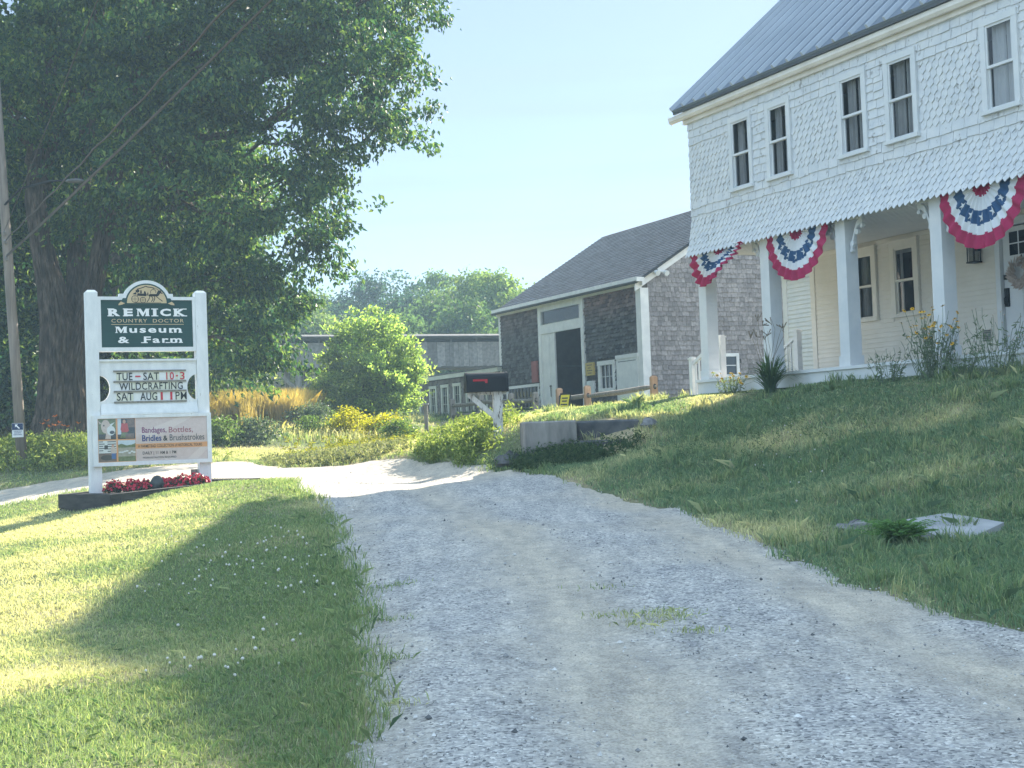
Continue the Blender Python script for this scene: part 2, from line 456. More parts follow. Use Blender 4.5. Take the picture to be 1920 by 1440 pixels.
def sdist(poly, x, y):
    """signed distance, negative inside"""
    x, y = np.asarray(x, float).ravel(), np.asarray(y, float).ravel()
    d = np.full(x.shape, 1e9)
    ins = np.zeros(x.shape, bool)
    n = len(poly)
    for i in range(n):
        ax, ay = poly[i]; bx, by = poly[(i + 1) % n]
        ex, ey = bx - ax, by - ay
        t = np.clip(((x - ax) * ex + (y - ay) * ey) / (ex * ex + ey * ey), 0, 1)
        d = np.minimum(d, np.hypot(x - ax - t * ex, y - ay - t * ey))
        c = ((ay > y) != (by > y))
        with np.errstate(divide='ignore', invalid='ignore'):
            xi = ax + (y - ay) / (ey if ey else 1e-12) * ex
        ins ^= c & (x < xi)
    return np.where(ins, -d, d)
def drive_d(x, y):
    x, y = np.asarray(x, float), np.asarray(y, float)
    return sdist(DRIVE, x, y).reshape(x.shape) + (fbm(x * 2.3 + 9, y * 2.3) - 0.5) * 0.42 + (fbm(x * 9 + 3, y * 9) - 0.5) * 0.2
# house / barn footprints kept free of grass (s0,s1,w0,w1)
FOOT = [(9.0, 24.1, 14.9, 29.8), (24.0, 28.8, 19.9, 26.0), (39.3, 50.2, 22.2, 31.6), (50.2, 58.7, 22.2, 26.0)]
def in_foot(x, y):
    s = x * U[0] + y * U[1]
    w = x * V[0] + y * V[1]
    r = np.zeros(np.shape(x), bool)
    for a, b, c, d in FOOT:
        r |= (s > a) & (s < b) & (w > c) & (w < d)
    return r

gx = np.concatenate([np.linspace(-320, -60, 14), np.linspace(-50, -13, 20), np.arange(-12, 12.01, 0.14), np.linspace(13, 50, 20), np.linspace(60, 320, 14)])
gy = np.concatenate([np.linspace(-120, -30, 6), np.linspace(-20, 3, 10), np.arange(4, 34, 0.14), np.arange(34, 70, 0.6), np.linspace(72, 160, 30), np.linspace(175, 420, 12)])
GX, GY = np.meshgrid(gx, gy)
GZ = hz(GX, GY)
near = (np.abs(GX) < 13) & (GY > 3) & (GY < 60)
dd = np.full(GX.shape, 5.0)
dm = (np.abs(GX) < 22) & (GY > -20) & (GY < 36)
dd[dm] = sdist(DRIVE, GX[dm], GY[dm])
GZ = GZ + near * ((fbm(GX * 1.7, GY * 1.7) - 0.5) * 0.07) * np.clip((dd - .1) / .5, 0, 1) - np.clip((0.28 - dd) / 0.35, 0, 1) * 0.06
# dry patches tint the turf itself
dry = fbm(GX * 0.55 + 4, GY * 0.55, 5)
gcol = np.zeros(GX.shape + (3,))
k = np.clip((dry - 0.40) / 0.25, 0, 1)[..., None]
gcol[:] = np.array([0.12, 0.15, 0.075]) * (1 - k) + np.array([0.33, 0.28, 0.17]) * k
def grid_faces(ny, nx):
    i = np.arange(ny * nx).reshape(ny, nx)
    return np.stack([i[:-1, :-1], i[:-1, 1:], i[1:, 1:], i[1:, :-1]], -1).reshape(-1, 4)
M['ground'] = attrmat('turf_soil', 0.95, 0.05, 0.9, 45, 0.45, 22)
g = link_mesh('ground', np.stack([GX, GY, GZ], -1).reshape(-1, 3), grid_faces(len(gy), len(gx)), M['ground'], col=gcol.reshape(-1, 3), smooth=True)
tag(g, kind='structure')

# gravel driveway: its own sheet lying on the ground
xs = np.arange(-20, 6, 0.11)
ys = np.concatenate([np.arange(-8, 5, 0.5), np.arange(5, 32, 0.11)])
DX, DY = np.meshgrid(xs, ys)
DD = drive_d(DX, DY)
track = (np.exp(-((DX - (-0.13 * DY + 1.55) + 0.25 * np.sin(DY * .35)) / 0.42) ** 2) + np.exp(-((DX - (-0.10 * DY + 3.05)) / 0.40) ** 2) + np.exp(-((DX - (-0.115 * DY + 0.15)) / 0.22) ** 2) * .6)
DZ = hz(DX, DY) + 0.006 + (fbm(DX * 1.3, DY * 1.3) - 0.5) * 0.04 - 0.03 * np.clip(track, 0, 1) - 0.05 * np.clip((DD + 0.05) / 0.25, 0, 1)
fc = grid_faces(len(ys), len(xs))
keep = (DD.ravel()[fc] < 0.30).all(1)
fc = fc[keep]
used = np.unique(fc)
remap = -np.ones(DX.size, int)
remap[used] = np.arange(len(used))
fine_or_sunlit = np.clip(np.maximum(track, np.clip((DY - 20) / 2.5, 0, 1)) + (fbm(DX * 0.8, DY * 0.8 + 7) - 0.5) * 1.3, 0, 1)  # sandy wheel tracks; far bend also tinted warm to paint in sunlight
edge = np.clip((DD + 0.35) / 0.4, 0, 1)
dcol = np.stack([fine_or_sunlit, edge, fine_or_sunlit], -1).reshape(-1, 3)[used]
def gravelmat():
    m, nt, out = newmat('crushed_gravel')
    at = nd(nt, 'ShaderNodeAttribute', attribute_name='Col')
    sp = nd(nt, 'ShaderNodeSeparateColor', {'Color': at.outputs['Color']})
    co = coords(nt, (1, 1, 1))
    v1 = nd(nt, 'ShaderNodeTexVoronoi', {'Vector': co, 'Scale': 58.0, 'Randomness': 1.0})
    v2 = nd(nt, 'ShaderNodeTexVoronoi', {'Vector': co, 'Scale': 95.0})
    n1 = nd(nt, 'ShaderNodeTexNoise', {'Vector': co, 'Scale': 7.0, 'Detail': 10.0, 'Roughness': 0.75})
    n2 = nd(nt, 'ShaderNodeTexNoise', {'Vector': co, 'Scale': 130.0, 'Detail': 3.0})
    s1 = nd(nt, 'ShaderNodeSeparateColor', {'Color': v1.outputs['Color']})
    c1 = ramp(nt, s1.outputs[0], [(0.0, (0.14, 0.145, 0.15)), (0.22, (0.36, 0.355, 0.35)), (0.75, (0.50, 0.485, 0.46)), (1.0, (0.68, 0.665, 0.64))])
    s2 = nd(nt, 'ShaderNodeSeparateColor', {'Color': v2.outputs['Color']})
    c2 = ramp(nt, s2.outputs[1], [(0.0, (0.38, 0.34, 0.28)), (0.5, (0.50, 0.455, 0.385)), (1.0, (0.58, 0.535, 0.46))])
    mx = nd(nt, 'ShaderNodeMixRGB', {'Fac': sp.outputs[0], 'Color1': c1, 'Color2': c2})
    co2 = coords(nt, (2.6, 0.55, 1.0))
    n4 = nd(nt, 'ShaderNodeTexNoise', {'Vector': co2, 'Scale': 2.0, 'Detail': 6.0, 'Roughness': 0.65})
    f0 = nd(nt, 'ShaderNodeMath', {0: n1.outputs['Fac'], 1: n4.outputs['Fac']}, operation='ADD')
    f1 = nd(nt, 'ShaderNodeMath', {0: f0.outputs[0], 1: 0.5}, operation='MULTIPLY')
    f2 = ramp(nt, f1.outputs[0], [(0.36, (0.66, 0.67, 0.70)), (0.62, (1.22, 1.19, 1.14))])
    m2 = nd(nt, 'ShaderNodeMixRGB', {'Fac': 1.0, 'Color1': mx.outputs[0], 'Color2': f2}, blend_type='MULTIPLY')
    b = nd(nt, 'ShaderNodeBsdfPrincipled', {'Base Color': m2.outputs[0], 'Roughness': 0.95, 'Specular IOR Level': 0.1})
    hh = nd(nt, 'ShaderNodeMath', {0: v1.outputs['Distance'], 1: n2.outputs['Fac']}, operation='ADD')
    bp = nd(nt, 'ShaderNodeBump', {'Height': hh.outputs[0], 'Strength': 0.8, 'Distance': 0.015})
    nt.links.new(bp.outputs[0], b.inputs['Normal'])
    nt.links.new(b.outputs[0], out.inputs[0])
    return m
M['gravel'] = gravelmat()
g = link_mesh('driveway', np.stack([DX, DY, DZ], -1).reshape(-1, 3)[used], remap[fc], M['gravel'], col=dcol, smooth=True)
tag(g, kind='structure')

# ================================================================ HOUSE
FW = 14.76          # facade plane
HL = 24.05          # left end
def wall_holes(mb, s0, s1, z0, z1, holes, P, m=0):
    """sheet in plane with rectangular holes; P(a,b)->world"""
    ss = sorted(set([s0, s1] + [h[i] for h in holes for i in (0, 1) if s0 < h[i] < s1]))
    zs = sorted(set([z0, z1] + [h[i] for h in holes for i in (2, 3) if z0 < h[i] < z1]))
    for i in range(len(ss) - 1):
        for j in range(len(zs) - 1):
            cs, cz = (ss[i] + ss[i + 1]) / 2, (zs[j] + zs[j + 1]) / 2
            if any(h[0] < cs < h[1] and h[2] < cz < h[3] for h in holes):
                continue
            mb.add([P(ss[i], zs[j]), P(ss[i + 1], zs[j]), P(ss[i + 1], zs[j + 1]), P(ss[i], zs[j + 1])], [[0, 1, 2, 3]], m)
def shingles(mb, P, a0, a1, z0, rows, exp, wid, style, holes=(), jit=0.15, tip=0.05, th=0.02, cols=None, colf=None, zmax=None):
    """P(a,z,out)->world. Courses of separate wedge shingles. style: point | rect | scallop"""
    for r in range(rows):
        zb = z0 + r * exp
        h = exp * 1.16
        a = a0 - (0.5 * wid if r % 2 else 0) - random.random() * (wid if style == 'rect' else 0.0)
        while a < a1:
            w = wid * (1 + random.uniform(-jit, jit))
            l, rr = max(a, a0), min(a + w, a1)
            a += w
            if rr - l < 0.03:
                continue
            zt = zb + h
            c, zc = (l + rr) / 2, zb + exp * 0.5
            if any(hh[0] < c < hh[1] and hh[2] < zc < hh[3] for hh in holes):
                continue
            top = zt
            if zmax is not None:
                top = min(zt, zmax(c))
                if top - zb < 0.05: continue
            dz = random.uniform(-1, 1) * exp * (0.09 if style == 'rect' else 0.04)
            b = zb + dz
            o1, o0 = th + random.uniform(0, 0.35) * th, th * 0.12
            g = 0.004
            l2, r2 = l + g, rr - g
            if style == 'point':
                lo = [(l2, b + tip), (c, b), (r2, b + tip)]
            elif style == 'scallop':
                lo = [(l2, b + tip), (l2 * .75 + r2 * .25, b + tip * .25), (l2 * .25 + r2 * .75, b + tip * .25), (r2, b + tip)]
            else:
                sl = random.uniform(-1, 1) * exp * 0.05
                lo = [(l2, b + sl), (r2, b - sl)]
            outz = lambda z: o0 + (o1 - o0) * np.clip((zt - z) / h, 0, 1.1)
            front = [P(l2, top, outz(top))] + [P(x, z, outz(z)) for x, z in lo] + [P(r2, top, outz(top))]
            back = [P(x, z, 0.0) for x, z in lo]
            n = len(lo)
            vs = front + back
            fs = [list(range(n + 2))]
            for i in range(n - 1):
                fs.append([i + 2, i + 1, n + 2 + i, n + 3 + i])
            fs.append([0, n + 2, 1])
            fs.append([n, n + 2 + n - 1, n + 1])
            mb.add(vs, fs, 0)
            if cols is not None:
                cc = colf(r, c)
                cols.extend([cc] * len(vs))
house = thing('farmhouse', 'white two storey shingled farmhouse with a front porch and grey standing seam metal roof', 'house', H(16.5, 20.5, 2.2))
UP = [(21.99, 22.52), (20.81, 21.34), (18.76, 19.30), (17.56, 18.11), (15.45, 15.98), (13.4, 13.93), (12.2, 12.73)]
WZ0, WZ1 = 5.94, 7.14
holes_up = [(a, b, WZ0, WZ1) for a, b in UP]
flare = lambda z: 0.24 * max(0.0, 5.72 - z) ** 2
PF = lambda a, z, o=0.0: H(a, FW - o - flare(z), z)
mb = MB()
wall_holes(mb, 9.0, HL, 5.72, 7.52, holes_up, lambda a, z: PF(a, z))
zz = np.linspace(4.93, 5.72, 6)
for i in range(5):
    mb.add([PF(9.0, zz[i]), PF(HL, zz[i]), PF(HL, zz[i + 1]), PF(9.0, zz[i + 1])], [[0, 1, 2, 3]])
mb.add([H(9, FW + .06, 4.95), H(HL, FW + .06, 4.95), H(HL, FW - flare(4.93), 4.93), H(9, FW - flare(4.93), 4.93)], [[0, 1, 2, 3]])
pair_gap = [(a[0] - .14, b[1] + .14) for a, b in ((UP[1], UP[0]), (UP[3], UP[2]))]
cas = [(a - .10, b + .10, WZ0 - .06, WZ1 + .06) for a, b in UP]
gaps = [(UP[1][0], UP[0][1], WZ0, WZ1 + .1), (UP[3][0], UP[2][1], WZ0, WZ1 + .1)]
shingles(mb, PF, 12.0, HL + .02, 4.86, 7, 0.114, 0.14, 'point', jit=0.03, tip=0.055, th=.016)
shingles(mb, PF, 12.0, HL + .02, 5.655, 2, 0.15, 0.26, 'rect')
shingles(mb, PF, 12.0, HL + .02, 5.955, 9, 0.119, 0.14, 'point', holes=cas + gaps, jit=0.03, tip=0.055, th=.016)
shingles(mb, PF, UP[1][1], UP[0][0], 5.955, 8, 0.14, 0.24, 'rect', holes=cas)
shingles(mb, PF, UP[3][1], UP[2][0], 5.955, 8, 0.14, 0.24, 'rect', holes=cas)
shingles(mb, PF, 12.0, HL + .02, 7.02, 4, 0.138, 0.24, 'rect', holes=cas)
mb.build('shingled_front_wall', M['white_shingle'], house)
# body: ends, back, porch ceiling, gable
mb = MB()
BW = 29.8
RZ, RW = 14.5, 22.3  # unseen ridge raised and set back to lengthen its shadow on the lawn
for s in (HL,):
    mb.add([H(s, FW + .003, 4.95), H(s, BW, 4.95), H(s, BW, 7.6), H(s, RW, RZ - .15), H(s, FW + .003, 7.6)], [[0, 1, 2, 3, 4]])
mb.add([H(9, FW, 2.3), H(9, BW, 2.3), H(9, BW, 7.6), H(9, RW, RZ - .15), H(9, FW, 7.6)], [[0, 1, 2, 3, 4]])
mb.add([H(9, BW, 2), H(HL, BW, 2), H(HL, BW, 7.6), H(9, BW, 7.6)], [[0, 1, 2, 3]])
mb.add([H(23.72, 17.24, 2.0), H(23.72, BW - .003, 2.0), H(23.72, BW - .003, 4.95), H(23.72, 17.24, 4.95)], [[0, 1, 2, 3]])
for i in range(22):     # clapboards on the end wall
    z = 2.55 + i * 0.11
    mb.hbox(23.722, 23.738, 17.3, BW - .1, z, z + .10)
mb.build('house_body', M['white'], house)
mb = MB()
mb.add([H(9, FW + .05, 4.955), H(HL - .02, FW + .05, 4.955), H(HL - .02, 17.25, 4.955), H(9, 17.25, 4.955)], [[0, 1, 2, 3]])
for i in range(24):     # beadboard ribs
    w = FW + .12 + i * .1
    mb.hbox(9.2, HL - .05, w, w + .012, 4.947, 4.954)
mb.build('porch_ceiling', M['ceiling'], house)
# porch rear wall with clapboards
PW = 17.2
PWIN = [(21.82, 22.28), (20.66, 21.17)]
DOOR = (17.60, 18.52)
ph = [(a, b, 3.54, 4.72) for a, b in PWIN] + [(DOOR[0], DOOR[1], 2.56, 4.72)]
mb = MB()
wall_holes(mb, 9.0, 23.72, 2.5, 4.95, ph, lambda a, z: H(a, PW + .02, z))
ph2 = [(a - .13, b + .13, 3.43, 4.85) for a, b in PWIN] + [(DOOR[0] - .12, DOOR[1] + .12, 2.4, 4.85)]
for i in range(28):
    z = 2.57 + i * 0.085
    segs = [(9.2, 23.60)]
    for h in ph2:
        if h[2] < z + .04 < h[3]:
            segs = [q for a, b in segs for q in ((a, min(b, h[0])), (max(a, h[1]), b)) if q[1] - q[0] > .02]
    for a, b in segs:
        mb.add([H(a, PW + .016, z + .095), H(b, PW + .016, z + .095), H(b, PW - .004, z), H(a, PW - .004, z), H(a, PW + .018, z), H(b, PW + .018, z)],
               [[0, 1, 2, 3], [3, 2, 5, 4]])
mb.build('clapboard_porch_wall', M['cream'], house)
mb = MB()
mb.hbox(23.60, 23.74, PW - .02, PW + .1, 2.55, 4.94)
mb.hbox(9.2, 23.6, PW - .015, PW + .01, 4.86, 4.94)
mb.build('porch_wall_trim', M['cream'], house)
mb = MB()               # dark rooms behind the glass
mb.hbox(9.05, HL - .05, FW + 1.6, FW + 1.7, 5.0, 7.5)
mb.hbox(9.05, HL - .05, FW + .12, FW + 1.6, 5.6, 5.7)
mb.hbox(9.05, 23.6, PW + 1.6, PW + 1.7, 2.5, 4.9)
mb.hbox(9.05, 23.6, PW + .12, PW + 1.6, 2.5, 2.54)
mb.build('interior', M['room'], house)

def sash_window(parent, s0, s1, z0, z1, w, mat, cw=0.10, curtain='curtain', split=0.5, gapc=0.0, half=None, crown=True):
    """double hung window in a wall facing -v; casing stands proud of plane w"""
    b = MB()
    o = w - .045
    b.hbox(s0 - cw, s0, o, w + .02, z0, z1)
    b.hbox(s1, s1 + cw, o, w + .02, z0, z1)
    b.hbox(s0 - cw, s1 + cw, o - .004, w + .02, z1, z1 + cw)
    if crown:
        b.hbox(s0 - cw - .03, s1 + cw + .03, o - .03, w + .02, z1 + cw, z1 + cw + .03)
    b.hbox(s0 - cw - .02, s1 + cw + .02, o - .035, w + .02, z0 - .055, z0)
    win = b.build('window', mat, parent)
    b = MB()
    st = .032
    zm = z0 + (z1 - z0) * split
    for lo, hi, ww in ((zm - .012, z1, w - .03), (z0, zm + .02, w + .002)):
        b.hbox(s0, s0 + st, ww, ww + .03, lo, hi)
        b.hbox(s1 - st, s1, ww, ww + .03, lo, hi)
        b.hbox(s0 + st, s1 - st, ww + .001, ww + .03, hi - .035, hi)
        b.hbox(s0 + st, s1 - st, ww + .001, ww + .03, lo, lo + .04)
    b.build('sash', mat, win)
    b = MB()
    b.add([H(s0 + st, w - .015, zm), H(s1 - st, w - .015, zm), H(s1 - st, w - .015, z1 - .03), H(s0 + st, w - .015, z1 - .03)], [[0, 1, 2, 3]])
    b.add([H(s0 + st, w + .017, z0 + .03), H(s1 - st, w + .017, z0 + .03), H(s1 - st, w + .017, zm), H(s0 + st, w + .017, zm)], [[0, 1, 2, 3]])
    b.build('pane', M['pane'], win)
    if curtain:
        n = 44
        vs, fs = [], []
        lo, hi = (z0 + .02, z1)
        ranges = [(s0, s0 + (s1 - s0) * (.5 - gapc)), (s0 + (s1 - s0) * (.5 + gapc), s1)]
        b = MB()
        for a, c in ranges:
            if c - a < .02: continue
            n = max(6, int((c - a) / .011))
            vs = []
            ph_ = random.random() * 6
            for i in range(n + 1):
                t = a + (c - a) * i / n
                d = .025 * math.sin(i * 1.05 + ph_) + .012 * math.sin(i * .43 + ph_)
                vs += [H(t, w + .10 + d, lo), H(t, w + .10 + d * .8, hi)]
            b.add(vs, [[2 * i, 2 * i + 2, 2 * i + 3, 2 * i + 1] for i in range(n)])
        b.build('curtain', M[curtain], win, smooth=True)
    return win
for i, (a, b_) in enumerate(UP):
    sash_window(house, a, b_, WZ0, WZ1, FW, M['white'], curtain='white_curtain' if i == 4 else 'curtain', gapc=(.14, .03, .02, .03, .02, .1, .1)[i], crown=False)  # fifth window's bright curtain stands in for a sky reflection
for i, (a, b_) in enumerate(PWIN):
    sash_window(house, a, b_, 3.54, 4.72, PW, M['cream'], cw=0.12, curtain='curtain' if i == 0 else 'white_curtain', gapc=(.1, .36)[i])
# front door
b = MB()
b.hbox(DOOR[0] - .11, DOOR[0], PW - .05, PW + .03, 2.55, 4.72)
b.hbox(DOOR[1], DOOR[1] + .11, PW - .05, PW + .03, 2.55, 4.72)
b.hbox(DOOR[0] - .11, DOOR[1] + .11, PW - .055, PW + .03, 4.72, 4.85)
b.hbox(DOOR[0], DOOR[1], PW - .03, PW + .05, 2.551, 2.59)
b.build('door_casing', M['white'], house)
b = MB()
lites = [(DOOR[0] + .14 + i * .215, DOOR[0] + .14 + i * .215 + .19, 4.24 - .0 + j * .2, 4.24 + j * .2 + .18) for i in range(3) for j in range(2)]
wall_holes(b, DOOR[0] + .01, DOOR[1] - .01, 2.6, 4.70, lites, lambda a, z: H(a, PW + .02, z))
for (a, c, z0, z1) in ((DOOR[0] + .14, DOOR[0] + .42, 2.75, 4.08), (DOOR[0] + .5, DOOR[0] + .78, 2.75, 4.08)):
    b.hbox(a, c, PW + .008, PW + .0195, z0, z1)
door = b.build('front_door', M['white'], house)
b = MB()
b.add([H(DOOR[0] + .1, PW + .03, 4.2), H(DOOR[1] - .1, PW + .03, 4.2), H(DOOR[1] - .1, PW + .03, 4.68), H(DOOR[0] + .1, PW + .03, 4.68)], [[0, 1, 2, 3]])
b.build('pane', M['pane'], door)
b = MB()
b.hbox(DOOR[1] - .12, DOOR[1] - .05, PW - .03, PW + .019, 3.86, 3.94)
b.build('deadbolt', M['black_metal'], door)
b = MB()
b.hbox(DOOR[1] - .12, DOOR[1] - .05, PW - .03, PW + .019, 3.42, 3.72)
b.tube([H(DOOR[1] - .085, PW - .02, 3.58), H(DOOR[1] - .085, PW - .06, 3.56), H(DOOR[1] - .085, PW - .06, 3.47), H(DOOR[1] - .085, PW - .02, 3.45)], .012)
b.build('handle', M['black_metal'], door)
# wall register patch beside the door
b = MB()
for k in range(6):
    b.hbox(18.85, 19.03, PW - .022, PW - .006, 2.90 + k * .032, 2.922 + k * .032)
b.build('vent_grille', M['stone'], house)
# deck
b = MB()
b.hbox(9.0, HL + .02, FW - .06, 17.19, 2.50, 2.553)
deckb = b.build('porch_deck', M['white'], house)
b = MB()
b.hbox(9.0, HL, FW - .02, FW + .06, 2.285, 2.499)
b.hbox(HL - .03, HL + .0, FW + .06, 17.2, 2.285, 2.499)
b.build('deck_skirt', M['white'], house)
b = MB()
s = 12.0
while s < 21.6:
    w = random.uniform(.35, .7)
    b.hbox(s, s + w - .02, FW + .02 + random.uniform(0, .04), FW + .4, 1.95, 2.28)
    s += w
b.build('stone_foundation', M['dark_stone'], house)
# columns with scroll brackets
PC = [(23.70, 23.95), (21.60, 21.86), (19.42, 19.67), (17.13, 17.38), (14.9, 15.15), (12.65, 12.9)]
for i, (a, c) in enumerate(PC):
    b = MB()
    b.hbox(a, c, FW + .02, FW + .26, 2.554, 4.95)
    b.hbox(a - .02, c + .02, FW, FW + .28, 2.5535, 2.72)
    colo = b.build('porch_column', M['white'], house)
    for sg, s_ in ((1, c), (-1, a)):
        if i == 0 and sg == 1: continue
        b = MB()
        w0 = FW + .10
        Q = lambda x, z: H(s_ + sg * x, w0, z)
        pth = []
        for t in np.linspace(0, 1, 22):
            x = .035 + .27 * t ** 1.6
            z = 4.46 + .40 * t - .05 * math.sin(t * 6.28)
            pth.append((x, z))
        rr = [.03 + .012 * math.sin(t * 9) for t in np.linspace(0, 1, 22)]
        pl = []
        for (x, z), r_ in zip(pth, rr):
            pl.append((x - r_ * .5, z + r_ * .8))
        lo = [(x + r_ * .6, z - r_ * .8) for (x, z), r_ in zip(pth, rr)]
        for k in range(21):
            b.prism([Q(*pl[k]), Q(*pl[k + 1]), Q(*lo[k + 1]), Q(*lo[k])], V * .045)
        for (cx, cz, cr) in ((.30, 4.86, .055), (.07, 4.52, .05), (.20, 4.70, .045), (.33, 4.78, .035), (.05, 4.42, .035)):
            ring = [Q(cx + cr * math.cos(t), cz + cr * math.sin(t)) - V * .004 for t in np.linspace(0, 2 * math.pi, 10, endpoint=False)]
            b.prism(ring, V * .053)
        b.hbox(min(s_, s_ + sg * .36), max(s_, s_ + sg * .36), FW + .09, FW + .155, 4.90, 4.948)
        b.build('scroll_bracket', M['white'], colo)
# roof
b = MB()
E0 = (FW - .20, 7.68)
sl = (RZ - E0[1]) / (RW - E0[0])
nrm = np.array([-sl, 1.0]) / math.hypot(sl, 1)
def RP(s, w, o=0.0): return H(s, w + o * nrm[0], E0[1] + (w - E0[0]) * sl + o * nrm[1])
b.box8([RP(HL + .2, E0[0]), RP(8.8, E0[0]), RP(8.8, RW), RP(HL + .2, RW), RP(HL + .2, E0[0], .06), RP(8.8, E0[0], .06), RP(8.8, RW, .06), RP(HL + .2, RW, .06)])
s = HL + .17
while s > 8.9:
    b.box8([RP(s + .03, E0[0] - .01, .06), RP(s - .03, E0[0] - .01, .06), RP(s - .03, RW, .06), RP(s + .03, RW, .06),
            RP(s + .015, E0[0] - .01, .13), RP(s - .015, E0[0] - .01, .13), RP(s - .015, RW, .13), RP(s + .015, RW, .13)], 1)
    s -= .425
def RB(s, w, o=0.0): return H(s, 2 * RW - w - o * nrm[0], E0[1] + (w - E0[0]) * sl + o * nrm[1])
b.box8([RB(HL + .2, E0[0]), RB(8.8, E0[0]), RB(8.8, RW - .01), RB(HL + .2, RW - .01), RB(HL + .2, E0[0], .06), RB(8.8, E0[0], .06), RB(8.8, RW - .01, .06), RB(HL + .2, RW - .01, .06)])
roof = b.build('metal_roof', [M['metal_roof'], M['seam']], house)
b = MB()
b.hbox(8.85, HL + .19, E0[0] - .012, E0[0] + .03, 7.645, 7.705)
b.build('drip_edge', M['dark_edge'], roof)
b = MB()
b.hbox(8.9, HL + .1, FW - .06, FW + .02, 7.44, 7.63)
prof = [(FW - .17, 7.635), (FW - .175, 7.56), (FW - .14, 7.515), (FW - .095, 7.515), (FW - .062, 7.56), (FW - .062, 7.635)]
b.prism([H(HL + .42, w, z) for w, z in prof], -U * 15)
b.prism([H(HL + .44, w, z) for w, z in ((FW - .18, 7.64), (FW - .16, 7.53), (FW - .09, 7.50), (FW - .06, 7.54), (FW - .06, 7.64))], -U * .02)
b.build('gutter', M['gutter'], house)
b = MB()
b.box8([H(HL + .005, FW - .1, 7.5), H(HL + .04, FW - .1, 7.5), H(HL + .04, RW, RZ - .25), H(HL + .005, RW, RZ - .25), H(HL + .005, FW - .1, 7.7), H(HL + .04, FW - .1, 7.7), H(HL + .04, RW, RZ - .05), H(HL + .005, RW, RZ - .05)])
b.build('rake_board', M['white'], house)
# rear wing seen past the porch
b = MB()
b.hbox(23.75, 28.65, 20.0, 26.0, 2.0, 5.2)
for i in range(27):
    z = 2.5 + i * .1
    b.add([H(23.9, 19.99, z + .11), H(28.5, 19.99, z + .11), H(28.5, 19.972, z), H(23.9, 19.972, z), H(23.9, 19.998, z), H(28.5, 19.998, z)], [[0, 1, 2, 3], [3, 2, 5, 4]])
b.hbox(28.5, 28.67, 19.96, 20.1, 2.0, 5.2)
b.hbox(23.8, 28.67, 19.955, 19.99, 5.0, 5.2)
b.prism([H(28.9, 19.7, 5.19), H(28.9, 23, 6.6), H(28.9, 26.3, 5.19)], -U * 5.1)
wing = b.build('rear_wing', M['white'], house)
# side steps at the far end of the porch
b = MB()
for k in range(3):
    b.hbox(HL + .03 + k * .28, HL + .31 + k * .28, 15.3, 16.9, 2.05, 2.40 - k * .12)
b.build('porch_steps', M['white'], house)
def newel(s, w, z0, z1):
    b = MB()
    b.hbox(s, s + .11, w, w + .11, z0, z1)
    b.hbox(s - .015, s + .125, w - .015, w + .125, z1, z1 + .035)
    b.hbox(s + .01, s + .10, w + .01, w + .10, z1 + .035, z1 + .055)
    return b.build('newel_post', M['white'], house)
RA, RB_ = 15.2, 16.95
newel(HL - .13, RA, 2.554, 3.35); newel(HL - .13, RB_, 2.554, 3.45)
newel(HL + .95, RA, 2.1, 3.0); newel(HL + .95, RB_, 2.1, 3.0)
for w in (RA, RB_):
    b = MB()
    a0, a1 = H(HL - .02, w + .055, 3.36), H(HL + .95, w + .055, 2.92)
    b.bar(a0, a1, .07, .06)
    b.bar(a0 - ZV * .72, a1 - ZV * .72, .05, .06)
    for k in range(8):
        t = (k + .5) / 8
        p = a0 * (1 - t) + a1 * t
        b.box(p - ZV * .7, U * .03, V * .03, ZV * .68)
    b.build('stair_railing', M['white'], house)

